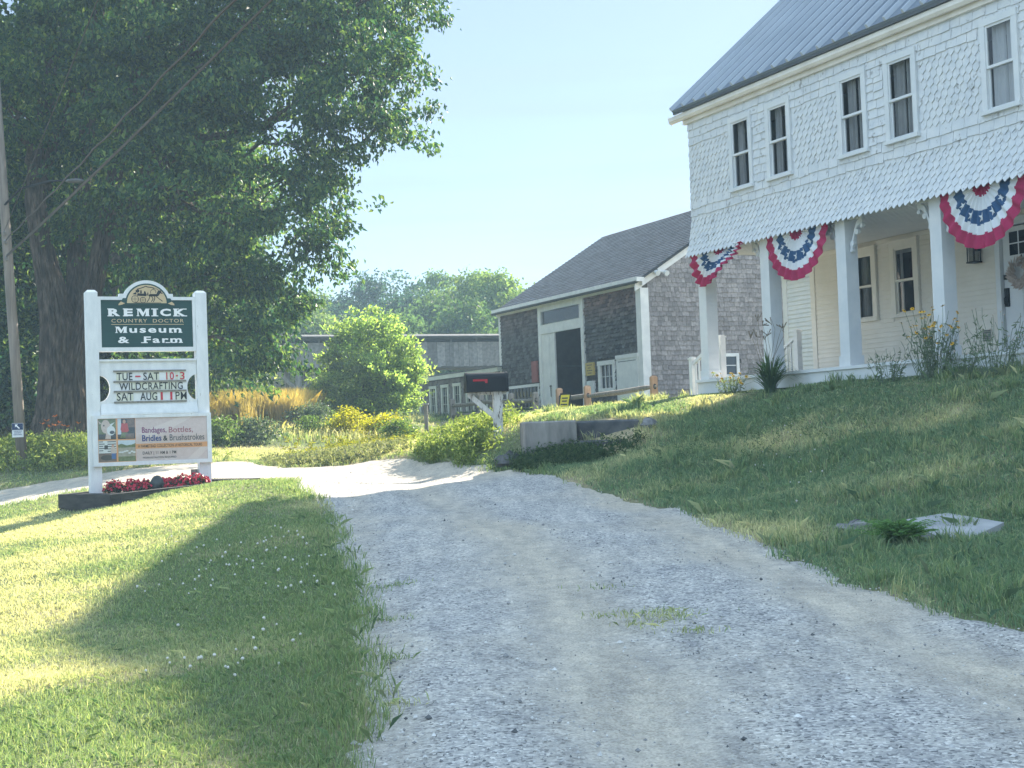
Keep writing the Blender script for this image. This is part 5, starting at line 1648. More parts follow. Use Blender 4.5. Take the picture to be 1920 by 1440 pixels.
def crown(name, parent, blobs, dens, per, leaf, pal, mat, seed, spread=.32, droop=.45, inner=.45, squash=.8, var=.3, clump=0.0, upb=.9):
    """blobs: (centre, radius). Twigs fill the blob, denser to the rim; leaves hang round each twig.
    clump > 0 gathers the twigs into flat sprays of that radius with gaps between."""
    rg = np.random.default_rng(seed)
    CC, DD, KC = [], [], []
    for c, r in blobs:
        c = np.array(c, float)
        nt = max(3, int(dens * r * r))
        d = unit(rg.normal(size=(nt, 3)))
        rr = r * (inner + (1 - inner) * rg.random((nt, 1)) ** .6) * (1 + .14 * np.sin(d[:, :1] * 5 + c[0]) * np.cos(d[:, 2:] * 4 + c[2]))
        T = c + d * rr * np.array([1, 1, squash])
        tc = rg.uniform(.72, 1.3, nt)
        if clump:
            nc = max(3, int(nt / 7))
            hub = T[:nc]
            j = rg.integers(0, nc, nt)
            o2 = np.clip(rg.normal(size=(nt, 3)), -1.3, 1.3) * clump * np.array([1, 1, .32])
            o2[:, 2] -= .35 * (o2[:, 0] ** 2 + o2[:, 1] ** 2) / clump
            T = hub[j] + o2
            d = unit(unit(hub - c)[j] + o2 / clump * .7)
            tc = rg.uniform(.75, 1.25, nc)[j]
        n = nt * per
        o = rg.normal(size=(n, 3)) * spread * np.array([1, 1, .55])
        P = np.repeat(T, per, 0) + o
        out = np.repeat(d, per, 0)
        D = unit(out * .6 + rg.normal(size=(n, 3)) * .6 - np.array([0, 0, droop]))
        CC.append(P); DD.append(D); KC.append(np.repeat(tc, per))
    C, D, K = np.concatenate(CC), np.concatenate(DD), np.concatenate(KC)
    n = len(C)
    sz = leaf * rg.uniform(.65, 1.3, n)
    v, f = leaf_arrays(C, D, sz, sz * .55, rg, upbias=upb)
    col = leaf_colors(n, pal, rg, var) * K[:, None]
    return link_mesh(name, v, f, mat, parent, col=np.repeat(col, 4, 0))
def at(px, py, Y):
    """helper used while measuring: a point seen at (px,py) of the photograph, Y metres ahead"""
    a, b = px - 960, -(py - 720)
    c, s = math.cos(ROLL), math.sin(ROLL)
    a2, b2 = c * a + s * b, -s * a + c * b
    d = np.array([a2, F_PX * math.cos(PITCH) - b2 * math.sin(PITCH), F_PX * math.sin(PITCH) + b2 * math.cos(PITCH)])
    return np.array([0, 0, 1.6]) + d / d[1] * Y
def limb(b, a, c, r0, r1, wob, seed, n=9, m=0, sides=10):
    rg = np.random.default_rng(seed)
    a, c = np.array(a, float), np.array(c, float)
    L_ = np.linalg.norm(c - a)
    p = []
    o = np.zeros(3)
    for i in range(n + 1):
        t = i / n
        if 0 < i < n: o = o * .6 + rg.normal(size=3) * wob * L_ * .06
        p.append(a * (1 - t) + c * t + o * math.sin(math.pi * t) + ZV * .06 * L_ * math.sin(math.pi * t))
    b.tube(p, [r0 + (r1 - r0) * (i / n) ** .8 for i in range(n + 1)], sides, m)
    return p

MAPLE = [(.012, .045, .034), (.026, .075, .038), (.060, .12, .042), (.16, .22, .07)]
# ---------------------------------------------------------------- the big maple
TY = 33.0
maple = thing('maple_tree', 'huge old maple tree spreading over the sign, with a thick ridged forked trunk', 'tree', (-10.05, TY, gz(-10.05, TY)))
b = MB()
gb = gz(-10.05, TY)
def ridged(b, path, radii, n=84, amp=.09, seed=0, m=0):
    """trunk with deep bark ridges"""
    rg = random.Random(seed)
    ph = [rg.uniform(0, 6) for _ in range(6)]
    rings = []
    for i, (p, r_) in enumerate(zip(path, radii)):
        p = np.array(p, float)
        ring = []
        for j in range(n):
            t = 2 * math.pi * j / n
            k = 1 + amp * (math.sin(7 * t + ph[0] + i * .12) * .4 + math.sin(3 * t + ph[2]) * .6 + 1.3 * (abs(math.sin(11 * t + ph[1] + .7 * math.sin(i * .35))) - .5) + .9 * (abs(math.sin(17 * t + ph[3] + .9 * math.sin(i * .5 + 1))) - .5) + rg.uniform(-.35, .35))
            ring.append(p + np.array([math.cos(t), math.sin(t), 0]) * r_ * k)
        rings.append(ring)
    vs = [q for r in rings for q in r]
    fs = [[i * n + j, i * n + (j + 1) % n, (i + 1) * n + (j + 1) % n, (i + 1) * n + j] for i in range(len(rings) - 1) for j in range(n)]
    fs.append([(len(rings) - 1) * n + j for j in range(n)])
    b.add(vs, fs, m)
def densify(path, radii, k):
    path = np.array(path, float)
    t0 = np.arange(len(path))
    t = np.linspace(0, len(path) - 1, k)
    return np.stack([np.interp(t, t0, path[:, i]) for i in range(3)], 1), np.interp(t, t0, radii)
pth, rd = densify([(-10.12, TY, gb - .4), (-10.12, TY, gb + .15), (-10.12, TY, gb + .9), (-10.12, TY, 3.4), (-10.10, TY, 4.4), (-10.22, TY, 5.3), (-10.42, TY, 6.3), (-10.55, TY, 7.3), (-10.42, TY, 8.6), (-10.15, TY + .2, 10.5), (-9.9, TY + .5, 13.5)],
                  [.84, .63, .47, .40, .38, .30, .23, .21, .19, .16, .07], 110)
ridged(b, pth, rd, seed=1, amp=.075)
pth, rd = densify([(-9.72, TY - .1, gb - .4), (-9.72, TY - .1, gb + .5), (-9.76, TY, 3.2), (-9.6, TY + .1, 4.3), (-9.3, TY + .2, 5.6), (-8.95, TY + .3, 7.4), (-8.5, TY + .5, 9.6), (-7.8, TY + .5, 12)],
                  [.60, .35, .30, .26, .20, .17, .14, .08], 80)
ridged(b, pth, rd, seed=2, amp=.10)
pth, rd = densify([(-9.9, TY + .5, 4.0), (-9.92, TY + 1.0, 6.5), (-9.7, TY + 1.6, 10), (-9.3, TY + 2, 14)], [.22, .20, .16, .08], 50)
ridged(b, pth, rd, seed=5, n=50)
trunk = b.build('trunk', M['bark'], maple)
RIM = [(740, -20, 95, 0), (760, 75, 55, 0), (768, 150, 46, -.5), (785, 195, 30, 0), (755, 235, 46, .5), (742, 268, 28, 0), (700, 140, 85, -1), (640, 60, 100, -1.5), (690, 235, 55, -1.2),
       (620, 170, 80, -2), (560, 120, 80, -1), (600, 250, 60, -1.5), (640, 300, 48, -1), (628, 350, 42, -.5), (610, 385, 38, 0), (560, 350, 62, -1.6), (598, 415, 40, -.8), (520, 270, 70, -2),
       (570, 460, 50, -1.5), (612, 492, 36, -1), (600, 440, 34, -1), (530, 420, 70, -2), (540, 510, 55, -2), (490, 540, 75, -2.2), (470, 470, 80, -2), (430, 400, 90, -2.4),
       (520, 575, 38, -2.2), (480, 610, 55, -2.4), (440, 645, 52, -2.5), (505, 655, 38, -2.4), (430, 590, 66, -2), (468, 690, 26, -2.5), (400, 625, 50, -1), (415, 545, 70, -1.5),
       (360, 480, 90, -1), (300, 430, 95, -1.8), (340, 330, 100, -2.2), (250, 330, 95, -2), (410, 250, 100, -2), (470, 170, 90, -1), (380, 120, 110, -2.2), (290, 200, 105, -2.4), (220, 130, 105, -2),
       (480, 40, 110, -1.5), (570, 20, 100, -1), (330, 20, 115, -2), (180, 20, 120, -2.4), (60, 80, 115, -2), (20, 200, 100, -1.5), (150, 250, 80, -.6), (200, 420, 70, .5), (260, 520, 65, .8), (330, 560, 65, .5), (220, 480, 60, 1.5),
       (20, 480, 70, 1.5), (15, 350, 85, .5), (130, 480, 60, 2.0), (150, 380, 70, 1.8),
       (100, -110, 130, -2), (280, -130, 140, -2), (460, -120, 140, -1), (620, -110, 120, 0), (-120, 60, 140, 0), (-120, 300, 120, 0), (380, -260, 150, 0), (150, -280, 150, 0), (560, -230, 120, 1)]
blobs = []
for px, py, r, dy in RIM:
    blobs.append((at(px, py, TY + dy), r * TY / F_PX))
back = [((-9, 37, 12), 3.2), ((-5, 36.5, 12), 2.6), ((-12, 36, 9), 3.0), ((-6, 37, 15), 3.0), ((-10, 36, 16), 3.2), ((-3, 35.5, 13.5), 2.0), ((-13.5, 33, 13), 3), ((-7.5, 36.5, 8.2), 1.8)]
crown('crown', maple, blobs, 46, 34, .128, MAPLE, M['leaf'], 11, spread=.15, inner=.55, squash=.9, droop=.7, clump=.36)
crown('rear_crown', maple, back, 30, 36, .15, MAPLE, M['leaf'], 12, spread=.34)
b = MB()
tips = [(blobs[i][0]) for i in (0, 2, 4, 6, 7, 9, 10, 13, 15, 17, 21, 23, 24, 25, 27, 28, 32, 34, 36, 38, 40, 42, 44, 46, 48)]
for i, t in enumerate(tips):
    z = t[2]
    if t[0] > -7.5 and z > 8.5: a = np.array([-8.3, TY + .5, min(9.8, z - .8)]); r0 = .15
    elif t[0] > -7.5: a = np.array([-8.9, TY + .2, min(6.6, max(5.2, z + .2))]); r0 = .11
    else: a = np.array([-10.3, TY + .1, min(9.5, max(5.2, z - 1.5))]); r0 = .13
    p = limb(b, a, t, r0, .025, 1.0, 100 + i)
    for k in range(5):
        q = p[4 + k % 5]
        e = q + np.array([random.uniform(-1, 1), random.uniform(-1, 1), random.uniform(-.6, .5)]) * 1.1
        limb(b, q, e, .03, .008, 1.0, 300 + i * 7 + k, n=4, sides=5)
b.build('branches', M['bark'], maple, smooth=True)

# ---------------------------------------------------------------- simple trees
def tree(name, label, base, h, r, pal, leaf, seed, dens=26, per=26, group=None, levels=5, conic=.35, mat='far_leaf', spread=None, trunk_r=.16, low=.12, squash=.85, clump=0.0):
    x, y = base
    z0 = gz(x, y)
    rg = np.random.default_rng(seed)
    root = thing(name, label, 'tree', (x, y, z0), group)
    blobs = []
    for i in range(levels):
        t = (i + .5) / levels
        R = r * (math.sin(math.pi * min(1, .22 + .78 * t)) ** .7 * (1 - conic * t) + .08)
        zc = z0 + h * (low + (1 - low - .06) * t)
        k = max(2, int(2 + 5 * R / r))
        for j in range(k):
            an = rg.uniform(0, 6.283)
            q = R * rg.uniform(.25, .72)
            blobs.append(((x + q * math.cos(an), y + q * math.sin(an), zc + rg.normal() * h * .05), max(.25 * r, R * rg.uniform(.38, .62))))
    blobs.append(((x + rg.normal() * r * .1, y, z0 + h - r * .22), r * .26))
    crown('crown', root, blobs, dens, per, leaf, pal, M[mat], seed, spread=spread or leaf * 1.7, inner=.4, squash=squash, clump=clump)
    b = MB()
    limb(b, (x, y, z0 - .3), (x, y, z0 + h * .8), trunk_r, .03, .5, seed)
    for j in range(6):
        c = blobs[(j * 3) % len(blobs)][0]
        limb(b, (x, y, z0 + h * (.25 + .08 * j)), c, trunk_r * .35, .02, .8, seed + j, n=6, sides=6)
    b.build('trunk', M['bark'], root, smooth=True)
    return root
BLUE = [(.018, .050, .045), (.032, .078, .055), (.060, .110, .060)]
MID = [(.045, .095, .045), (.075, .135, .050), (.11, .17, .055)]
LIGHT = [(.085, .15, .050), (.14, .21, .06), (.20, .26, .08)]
GRP = 'trees beyond the walkway and the field'
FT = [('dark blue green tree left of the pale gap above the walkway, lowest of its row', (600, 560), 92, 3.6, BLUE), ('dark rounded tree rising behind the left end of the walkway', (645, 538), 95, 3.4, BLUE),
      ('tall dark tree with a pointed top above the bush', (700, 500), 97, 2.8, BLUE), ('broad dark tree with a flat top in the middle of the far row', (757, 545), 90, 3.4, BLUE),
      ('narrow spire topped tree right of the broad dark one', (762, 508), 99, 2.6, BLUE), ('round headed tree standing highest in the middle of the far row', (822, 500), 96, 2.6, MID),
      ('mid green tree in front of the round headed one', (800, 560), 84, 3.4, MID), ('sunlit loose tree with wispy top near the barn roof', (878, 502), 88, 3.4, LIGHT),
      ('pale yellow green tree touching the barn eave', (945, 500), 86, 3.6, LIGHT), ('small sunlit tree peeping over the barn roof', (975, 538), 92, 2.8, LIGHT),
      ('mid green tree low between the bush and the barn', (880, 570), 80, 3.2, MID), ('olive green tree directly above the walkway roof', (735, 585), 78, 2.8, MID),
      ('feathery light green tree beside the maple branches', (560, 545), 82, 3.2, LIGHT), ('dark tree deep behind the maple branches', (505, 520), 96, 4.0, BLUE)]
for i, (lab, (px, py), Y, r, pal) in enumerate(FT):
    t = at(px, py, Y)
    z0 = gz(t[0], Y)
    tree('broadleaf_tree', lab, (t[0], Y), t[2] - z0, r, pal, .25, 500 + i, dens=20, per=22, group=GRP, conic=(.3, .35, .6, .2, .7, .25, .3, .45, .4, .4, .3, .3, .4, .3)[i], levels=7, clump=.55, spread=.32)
# shaded trees filling behind the maple
GR2 = 'shaded trees behind the maple'
for i, (lab, x, y, h, r) in enumerate([('dark leafy tree filling the space left of the maple trunk', -15.2, 40, 12, 4.2), ('dark leafy tree directly behind the maple trunk', -11.2, 43, 13, 4.0),
        ('dark leafy tree seen low between the two sign posts', -11.4, 47, 9.5, 2.6), ('tall dark tree at the far left edge behind the pole', -18.5, 45, 15, 4.6),
        ('taller tree rising behind the middle of the maple crown', -12.6, 50, 17, 4.8)]):
    tree('shade_tree', lab, (x, y), h, r, MAPLE, .2, 700 + i, dens=22, per=30, group=GR2, conic=.1, levels=7, mat='leaf', low=.04, spread=.4)
# undergrowth beside the trunk
GR3 = 'bushes beside the maple trunk'
def shrub(name, label, x, y, h, r, pal, leaf, seed, dens=60, per=24, group=None, cat='shrub', mat='leaf', stems=7, spread=None, squash=1.0):
    z0 = gz(x, y)
    rg = np.random.default_rng(seed)
    root = thing(name, label, cat, (x, y, z0), group)
    blobs = []
    for j in range(12):
        an, q = rg.uniform(0, 6.283), math.sqrt(rg.random()) * r * .72
        k = 1 - (q / r) ** 2 * .55
        zc = z0 + h * rg.uniform(.18, .80) * k
        rb = r * rg.uniform(.26, .42)
        blobs.append(((x + q * math.cos(an), y + q * math.sin(an), max(zc, z0 + rb * .5)), min(rb, h * .45)))
    for j in range(6):
        an, q = rg.uniform(0, 6.283), rg.random() * r * .5
        blobs.append(((x + q * math.cos(an), y + q * math.sin(an), z0 + h * rg.uniform(.8, .97)), r * rg.uniform(.12, .2)))
    crown('foliage', root, blobs, dens, per, leaf, pal, M[mat], seed, spread=spread or leaf * 1.5, inner=.3, squash=squash, droop=.1)
    b = MB()
    for j in range(stems):
        c = blobs[j][0]
        limb(b, (x + rg.normal() * .08, y + rg.normal() * .08, z0 - .1), c, .035 * min(1.5, h), .008, .8, seed + j, n=5, sides=5)
    b.build('stems', M['bark'], root)
    return root
for i, (lab, x, y, h, r) in enumerate([('dark bush hugging the left side of the maple trunk', -12.0, 36, 3.6, 1.7), ('dark bush at the left frame edge beyond the pole', -14.0, 37, 4.6, 2.0), ('leafy bush right of the maple trunk, behind the sign', -9.1, 37, 2.3, 1.2)]):
    shrub('understory_bush', lab, x, y, h, r, MAPLE, .15, 760 + i, dens=60, group=GR3)
# the big sunlit bush before the walkway
BUSH = [(.12, .20, .075), (.23, .33, .105), (.36, .45, .16)]
bz = gz(-4.45, 46)
bush = thing('large_bush', 'tall sunlit rounded green bush standing before the grey walkway', 'shrub', (-4.45, 46, bz))
bb = []
for px, py, r, dy in [(690, 700, 75, 0), (645, 725, 48, -.3), (735, 720, 48, .1), (690, 640, 52, 0), (652, 665, 40, .3), (730, 662, 42, -.2), (692, 612, 26, 0), (660, 622, 20, .2), (722, 622, 22, -.1), (750, 690, 32, .3), (628, 690, 28, -.1),
                      (650, 762, 36, .2), (700, 765, 40, -.4), (745, 760, 34, .2), (765, 730, 22, 0), (615, 735, 20, 0), (672, 603, 12, 0), (705, 598, 12, .2), (640, 640, 16, 0), (748, 640, 15, 0), (690, 720, 60, -1.0), (690, 690, 50, .9), (606, 700, 17, 0), (594, 722, 13, 0), (778, 700, 20, 0), (796, 690, 12, 0), (776, 664, 15, .2), (616, 652, 17, 0), (600, 668, 11, 0), (655, 592, 13, 0), (664, 578, 9, 0), (693, 584, 14, 0), (712, 576, 9, 0), (728, 592, 14, 0), (752, 606, 13, 0), (632, 612, 13, 0), (770, 636, 12, 0), (620, 760, 20, 0), (785, 745, 15, 0)]:
    bb.append((at(px, py, 46 + dy), r * 46 / F_PX))
crown('foliage', bush, bb, 125, 22, .12, BUSH, M['bright_leaf'], 801, spread=.11, inner=.6, squash=1.0, droop=-.6, clump=.2)
b = MB()
for j in range(9):
    limb(b, (-4.45 + random.uniform(-.2, .2), 46 + random.uniform(-.2, .2), bz - .1), bb[j][0], .05, .01, .7, 40 + j, n=6, sides=6)
b.build('stems', M['bark'], bush)
for i, (lab, x, y, h, r) in enumerate([('pale green thicket under the left end of the walkway', -9.6, 70, 2.6, 1.9), ('pale green thicket just right of the walkway end posts', -7.2, 69, 2.4, 1.7), ('pale thicket behind the golden grass', -12.6, 68, 2.6, 2.0), ('low pale thicket under the middle of the walkway', -5.0, 70, 2.0, 1.6)]):
    shrub('thicket', lab, x, y, h, r, [(.12, .17, .06), (.22, .27, .09), (.32, .34, .13)], .2, 850 + i, dens=40, per=22, group='thickets behind the walkway', stems=4)
YEL = [(.20, .22, .015), (.34, .33, .02), (.42, .38, .03)]
GARD = [(.05, .10, .03), (.09, .15, .04), (.14, .20, .07)]
BLG = [(.045, .075, .055), (.07, .11, .075), (.12, .15, .11)]
GG = 'low garden plants beyond the drive'
for i, (nm, lab, x, y, h, r, pal, lf) in enumerate([('garden_shrub', 'low bright yellow leaved shrub below the big bush', -4.2, 38.6, .62, .85, YEL, .085),
        ('garden_shrub', 'second bright yellow leaved shrub, joined on the right', -3.35, 38.2, .50, .70, YEL, .08), ('garden_shrub', 'fresh green mound left of the marker post', -2.85, 36.6, .48, .62, GARD, .07),
        ('garden_shrub', 'white flecked green garden bush right of the sign', -6.3, 35.5, .55, .8, BLG, .08), ('garden_shrub', 'dark green garden bush behind the right sign post', -7.1, 34.6, .6, .7, GARD, .08),
        ('garden_shrub', 'blue green bush at the foot of the walkway post', -5.75, 41.5, .6, .7, BLG, .09), ('garden_shrub', 'olive bush between the yellow shrub and the walkway post', -5.3, 38.5, .40, .6, GARD, .08),
        ]):
    shrub(nm, lab, x, y, h, r, pal, lf, 820 + i, dens=150, per=20, group=GG, stems=4)

# ================================================================ GRASS
def frustum_pts(n, y0, y1, rg, p=1.3, mx=1.3):
    """ground points, denser near the viewpoint"""
    e = 2 - p
    y = (y0 ** e + rg.random(n) * (y1 ** e - y0 ** e)) ** (1 / e)
    half = .352 * y + .5
    x = (rg.random(n) * 2 - 1) * half
    if mx > 0:                                  # thinner margin to both sides of the frame
        o = rg.random(n) < .2
        x = np.where(o, np.sign(x) * (half + rg.random(n) ** 1.3 * (mx + 2.2)), x)
    return x, y
def blades(name, x, y, h, w, col, rg, lean=.45, mat='grass', kind='stuff', z=None, zoff=0.0, parent=None):
    n = len(x)
    z = hz(x, y) if z is None else z
    z = z + (fbm(x * 1.7, y * 1.7) - 0.5) * 0.07 * ((np.abs(x) < 13) & (y > 3) & (y < 60)) * np.clip((sdist(DRIVE, x, y) - .1) / .5, 0, 1) - .012 + zoff
    an = rg.uniform(0, 2 * np.pi, n)
    dx, dy = np.cos(an), np.sin(an)
    la = rg.uniform(0, 2 * np.pi, n)
    lm = np.abs(rg.normal(0, lean, n)) * h
    base = np.stack([x, y, z], 1)
    side = np.stack([dx, dy, np.zeros(n)], 1) * w[:, None] * .5
    mid = base + np.stack([np.cos(la) * lm * .3, np.sin(la) * lm * .3, h * .6], 1)
    tip = base + np.stack([np.cos(la) * lm, np.sin(la) * lm, h * (1 - .25 * np.minimum(1, lm / h) ** 2)], 1)
    v = np.stack([base - side, base + side, mid + side * .75, tip, mid - side * .75], 1).reshape(-1, 3)
    i = np.arange(n)[:, None] * 5
    f = np.concatenate([i, i + 1, i + 2, i + 3, i + 4], 1)
    c = np.repeat(col, 5, 0)
    c = c.reshape(n, 5, 3) * np.array([.88, .88, 1.0, 1.12, 1.0])[None, :, None]
    o = link_mesh(name, v, f, M[mat], parent, col=c.reshape(-1, 3))
    if kind: tag(o, kind=kind)
    return o
G1, G2, G3 = np.array([.115, .19, .105]), np.array([.24, .305, .14]), np.array([.60, .55, .37])
def grass_color(x, y, rg, dryness=0.0, blue=0.0):
    n = len(x)
    d = np.clip((fbm(x * 0.55 + 4, y * 0.55, 5) - 0.42 + dryness) / 0.22, 0, 1)
    d = np.clip(d * .75 + rg.normal(0, .22, n), 0, 1)[:, None]
    g = rg.random((n, 1))
    gr = G1 * (1 - g) + G2 * g
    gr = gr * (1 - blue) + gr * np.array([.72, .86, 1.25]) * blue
    c = gr * (1 - d) + G3 * d
    return c * rg.uniform(.7, 1.3, (n, 1))
rg = np.random.default_rng(21)
x, y = frustum_pts(880000, 5.0, 34, rg)
dd = drive_d(x, y)
foot = in_foot(x, y)
right = x > (-0.13 * y + 3.3)          # bank side of the drive
ok = (dd > -.05) & ~foot & (rg.random(len(x)) < np.clip((dd + .08) / .45, .05, 1))
pl_s, pl_c = (x - PN[0]) * E1[0] + (y - PN[1]) * E1[1], (x - PN[0]) * E2[0] + (y - PN[1]) * E2[1]
ok &= ~((pl_s > 0) & (pl_s < 2.4) & (pl_c > 0) & (pl_c < 1.4))
for cx, cy, r_ in ((.95, 23.6, .55), (.4, 23.5, .5), (1.35, 23.2, .55), (1.5, 23.7, .55), (3.85, 12.95, .38), (-10, 33, 1.0)):
    ok &= np.hypot(x - cx, y - cy) > r_
m = ok & ~right
edge = np.clip(1 - dd[m] / .5, 0, 1)
h = (.026 + .026 * rg.random(m.sum())) * (1 + .9 * edge) * (.8 + .7 * fbm(x[m] * 1.4, y[m] * 1.4))
wd = .0042 * (y[m] / 7) ** .75 * rg.uniform(.8, 1.3, m.sum())
blades('lawn_grass', x[m], y[m], h, wd, grass_color(x[m], y[m], rg, -.15 + .40 * np.clip(dd[m] / 3.0, 0, 1) ** 1.6), rg, .8)  # drier away from the drive, also tinting the house shadow area greener
m = ok & right
toe = np.exp(-np.maximum(dd[m], 0) / .5)
clump = fbm(x[m] * 1.1 + 30, y[m] * 1.1, 4)
near_house = np.clip((x[m] * V[0] + y[m] * V[1] - 12.6) / 1.4, 0, 1)
ridge_ = np.clip((y[m] - 23) / 3, 0, 1)
h = (.05 + .085 * rg.random(m.sum())) * (.55 + 1.3 * np.clip(clump - .25, 0, 1)) * (1 - .4 * toe) * (1 - .5 * np.maximum(near_house, ridge_))
wd = .006 * (y[m] / 9) ** .8 * rg.uniform(.8, 1.3, m.sum())
blades('bank_grass', x[m], y[m], h, wd, grass_color(x[m], y[m], rg, -.05, .6), rg, .7)  # bluer than the lawn, partly painting in a cool veil of light
# taller tufts scattered through the bank and along the drive edge
nt = 380
tx, ty = frustum_pts(nt * 6, 8, 30, rg)
td = drive_d(tx, ty)
k = (td > .1) & (tx > (-0.13 * ty + 3.0)) & ~in_foot(tx, ty) & (fbm(tx * .9 + 5, ty * .9) > .46)
tx, ty = tx[k][:nt], ty[k][:nt]
n_ = len(tx)
x = np.repeat(tx, 38) + rg.normal(0, .06, n_ * 38)
y = np.repeat(ty, 38) + rg.normal(0, .06, n_ * 38)
hh = np.repeat(rg.uniform(.10, .24, n_), 38) * rg.uniform(.5, 1.1, n_ * 38)
blades('grass_tufts', x, y, hh, .0075 * (y / 10) ** .7, grass_color(x, y, rg, -.05, .3), rg, .6)
# far turf: coarser blades on the verge, meadow and rise
x, y = frustum_pts(110000, 30, 75, rg, 1.5, 2)
k = (drive_d(x, y) > 0) & ~in_foot(x, y) & (np.hypot(x + 10, y - 33) > 1.1)
x, y = x[k], y[k]
tall = np.clip((fbm(x * .25, y * .25) - .35) * 2, 0, 1)
mead = (x < -3) & (y > 36)
h = np.where(mead, .16 + .2 * rg.random(len(x)), .03 + .06 * rg.random(len(x)))
blades('meadow_grass', x, y, h, .014 * (y / 30) ** .8, grass_color(x, y, rg, np.where(mead, .06, 0)), rg, .5)
# golden tall grass field right of the sign
n_ = 42000
x, y = rg.uniform(-9.6, -6.0, n_), rg.uniform(40, 47, n_)
k = fbm(x * .6, y * .6) > .36
x, y = x[k], y[k]
gold = np.array([.48, .38, .16]) * rg.uniform(.75, 1.25, (len(x), 1))
blades('golden_grass', x, y, rg.uniform(.6, 1.2, len(x)), .016 * np.ones(len(x)), gold, rg, .25)
# weeds under the shed windows, their green darkened to paint in the shade
n_ = 14000
x, y = rg.uniform(-3.6, 1.2, n_), rg.uniform(40, 60, n_)
s_, w_ = x * U[0] + y * U[1], x * V[0] + y * V[1]
k = (w_ < 22.1) & (w_ > 18.6) & (s_ < 58)
x, y = x[k], y[k]
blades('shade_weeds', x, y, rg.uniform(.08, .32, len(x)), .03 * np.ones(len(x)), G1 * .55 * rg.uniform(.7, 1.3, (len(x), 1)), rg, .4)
# lush weeds on the sunny nose of the bank
def weed_bank(name, cx, cy, n, rx, ry, h0, h1, pal, seed, keep=None, lw=.05):
    rg = np.random.default_rng(seed)
    x, y = cx + rg.normal(0, rx, n), cy + rg.normal(0, ry, n)
    k = drive_d(x, y) > .05
    if keep is not None: k &= keep(x, y)
    x, y = x[k], y[k]
    n = len(x)
    z = hz(x, y)
    H_ = rg.uniform(h0, h1, n)
    la = rg.uniform(0, 6.283, n); lm = np.abs(rg.normal(0, .25, n))
    top = np.stack([np.cos(la) * lm, np.sin(la) * lm, np.ones(n)], 1) * H_[:, None]
    base = np.stack([x, y, z], 1)
    per = 16
    t = rg.uniform(.15, 1.0, (n, per))
    C = (base[:, None] + top[:, None] * t[..., None] + rg.normal(0, .035, (n, per, 3))).reshape(-1, 3)
    D = unit(rg.normal(size=C.shape) + np.array([0, 0, .5]))
    sz = lw * rg.uniform(.6, 1.4, len(C)) * 1.6
    v, f = leaf_arrays(C, D, sz, sz * .33, rg)
    col = leaf_colors(len(C), pal, rg)
    o = link_mesh(name, v, f, M['grass'], col=np.repeat(col, 4, 0))
    tag(o, kind='stuff')
WEED = [(.10, .15, .045), (.18, .24, .07), (.32, .36, .13)]
nose = lambda x, y: (x < .9) & ~((x > -.2) & (y < 23.9)) & (np.hypot(x + .26, y - 24.5) > .2)
weed_bank('bank_weeds', -.95, 25.4, 1100, .38, .9, .10, .40, WEED, 31, nose)
weed_bank('slope_weeds', 3.0, 20.3, 260, 1.0, 1.4, .05, .18, [(.07, .12, .07), (.11, .16, .08), (.16, .21, .11)], 33, lambda x, y: ~in_foot(x, y) & (x > 1.7), .024)
weed_bank('garden_cover', -3.4, 28.2, 1500, .55, 1.0, .05, .14, [(.10, .12, .07), (.16, .18, .10), (.26, .26, .16)], 34, None, .05)
weed_bank('garden_cover', -2.6, 33.5, 1200, .9, 1.2, .08, .22, [(.12, .15, .03), (.22, .23, .03), (.30, .28, .04)], 35, None, .06)
weed_bank('verge_weeds', -9.2, 30.0, 1500, 1.1, .8, .15, .55, WEED, 36, lambda x, y: y > 28.4, .06)
weed_bank('wall_foot_weeds', .7, 22.6, 500, .55, .25, .06, .2, [(.035, .07, .035), (.06, .10, .045), (.10, .14, .07)], 37, None, .04)

# ---------------------------------------------------------------- clover heads in the lawn
rg = np.random.default_rng(41)
b = MB()
spots = []
for (px, py) in [(530, 1000), (540, 1008), (500, 1012), (560, 1018), (575, 1020), (430, 1028), (480, 1035), (497, 1040), (515, 1042), (505, 1042), (420, 1050), (398, 1060), (392, 1066), (425, 1072), (455, 1062), (465, 1057), (475, 1066), (600, 1052), (610, 1051), (555, 1062), (575, 1064), (522, 1078), (540, 1055), (318, 1100), (270, 1115), (262, 1116), (300, 1112), (397, 1115), (540, 1115), (493, 1172), (520, 1190), (560, 1210), (475, 1212), (540, 1218), (490, 1200), (406, 1243), (376, 1248), (343, 1252), (310, 1256), (320, 1264), (377, 1256), (482, 1235), (440, 1246), (442, 1254), (457, 1263), (420, 1270), (428, 1266), (526, 1265), (356, 1270), (280, 1278), (340, 1185), (455, 1285)]:
    spots.append((px + rg.normal() * 3, py + rg.normal() * 3))
for k in range(46):
    spots.append((rg.uniform(300, 640), rg.uniform(985, 1130)))
for k in range(40):
    spots.append((rg.uniform(1330, 1560), rg.uniform(760, 980)))
for px, py in spots:
    d = at(px, py, 1.0) - np.array([0, 0, 1.6])
    Y = np.arange(5, 34, .04)
    hh = hz(d[0] * Y, Y)
    i = np.argmax(hh > 1.6 + d[2] * Y)
    if i == 0: continue
    p = np.array([d[0] * Y[i], Y[i], hh[i]])
    if drive_d(p[:1], p[1:2])[0] < .1: continue
    hgt = rg.uniform(.035, .07)
    c = p + np.array([rg.normal() * .01, rg.normal() * .01, hgt])
    b.tube([p, c], .002, 3, 1, cap=False)
    b.ball(c, rg.uniform(.007, .012), 6, 4, 0, jit=.2)
o = b.build('clover', [pm('clover_white', [(0.62, 0.60, 0.55)], 1, .8), pm('clover_stem', [(0.08, 0.12, 0.04)], 1, .8)])
tag(o, kind='stuff')

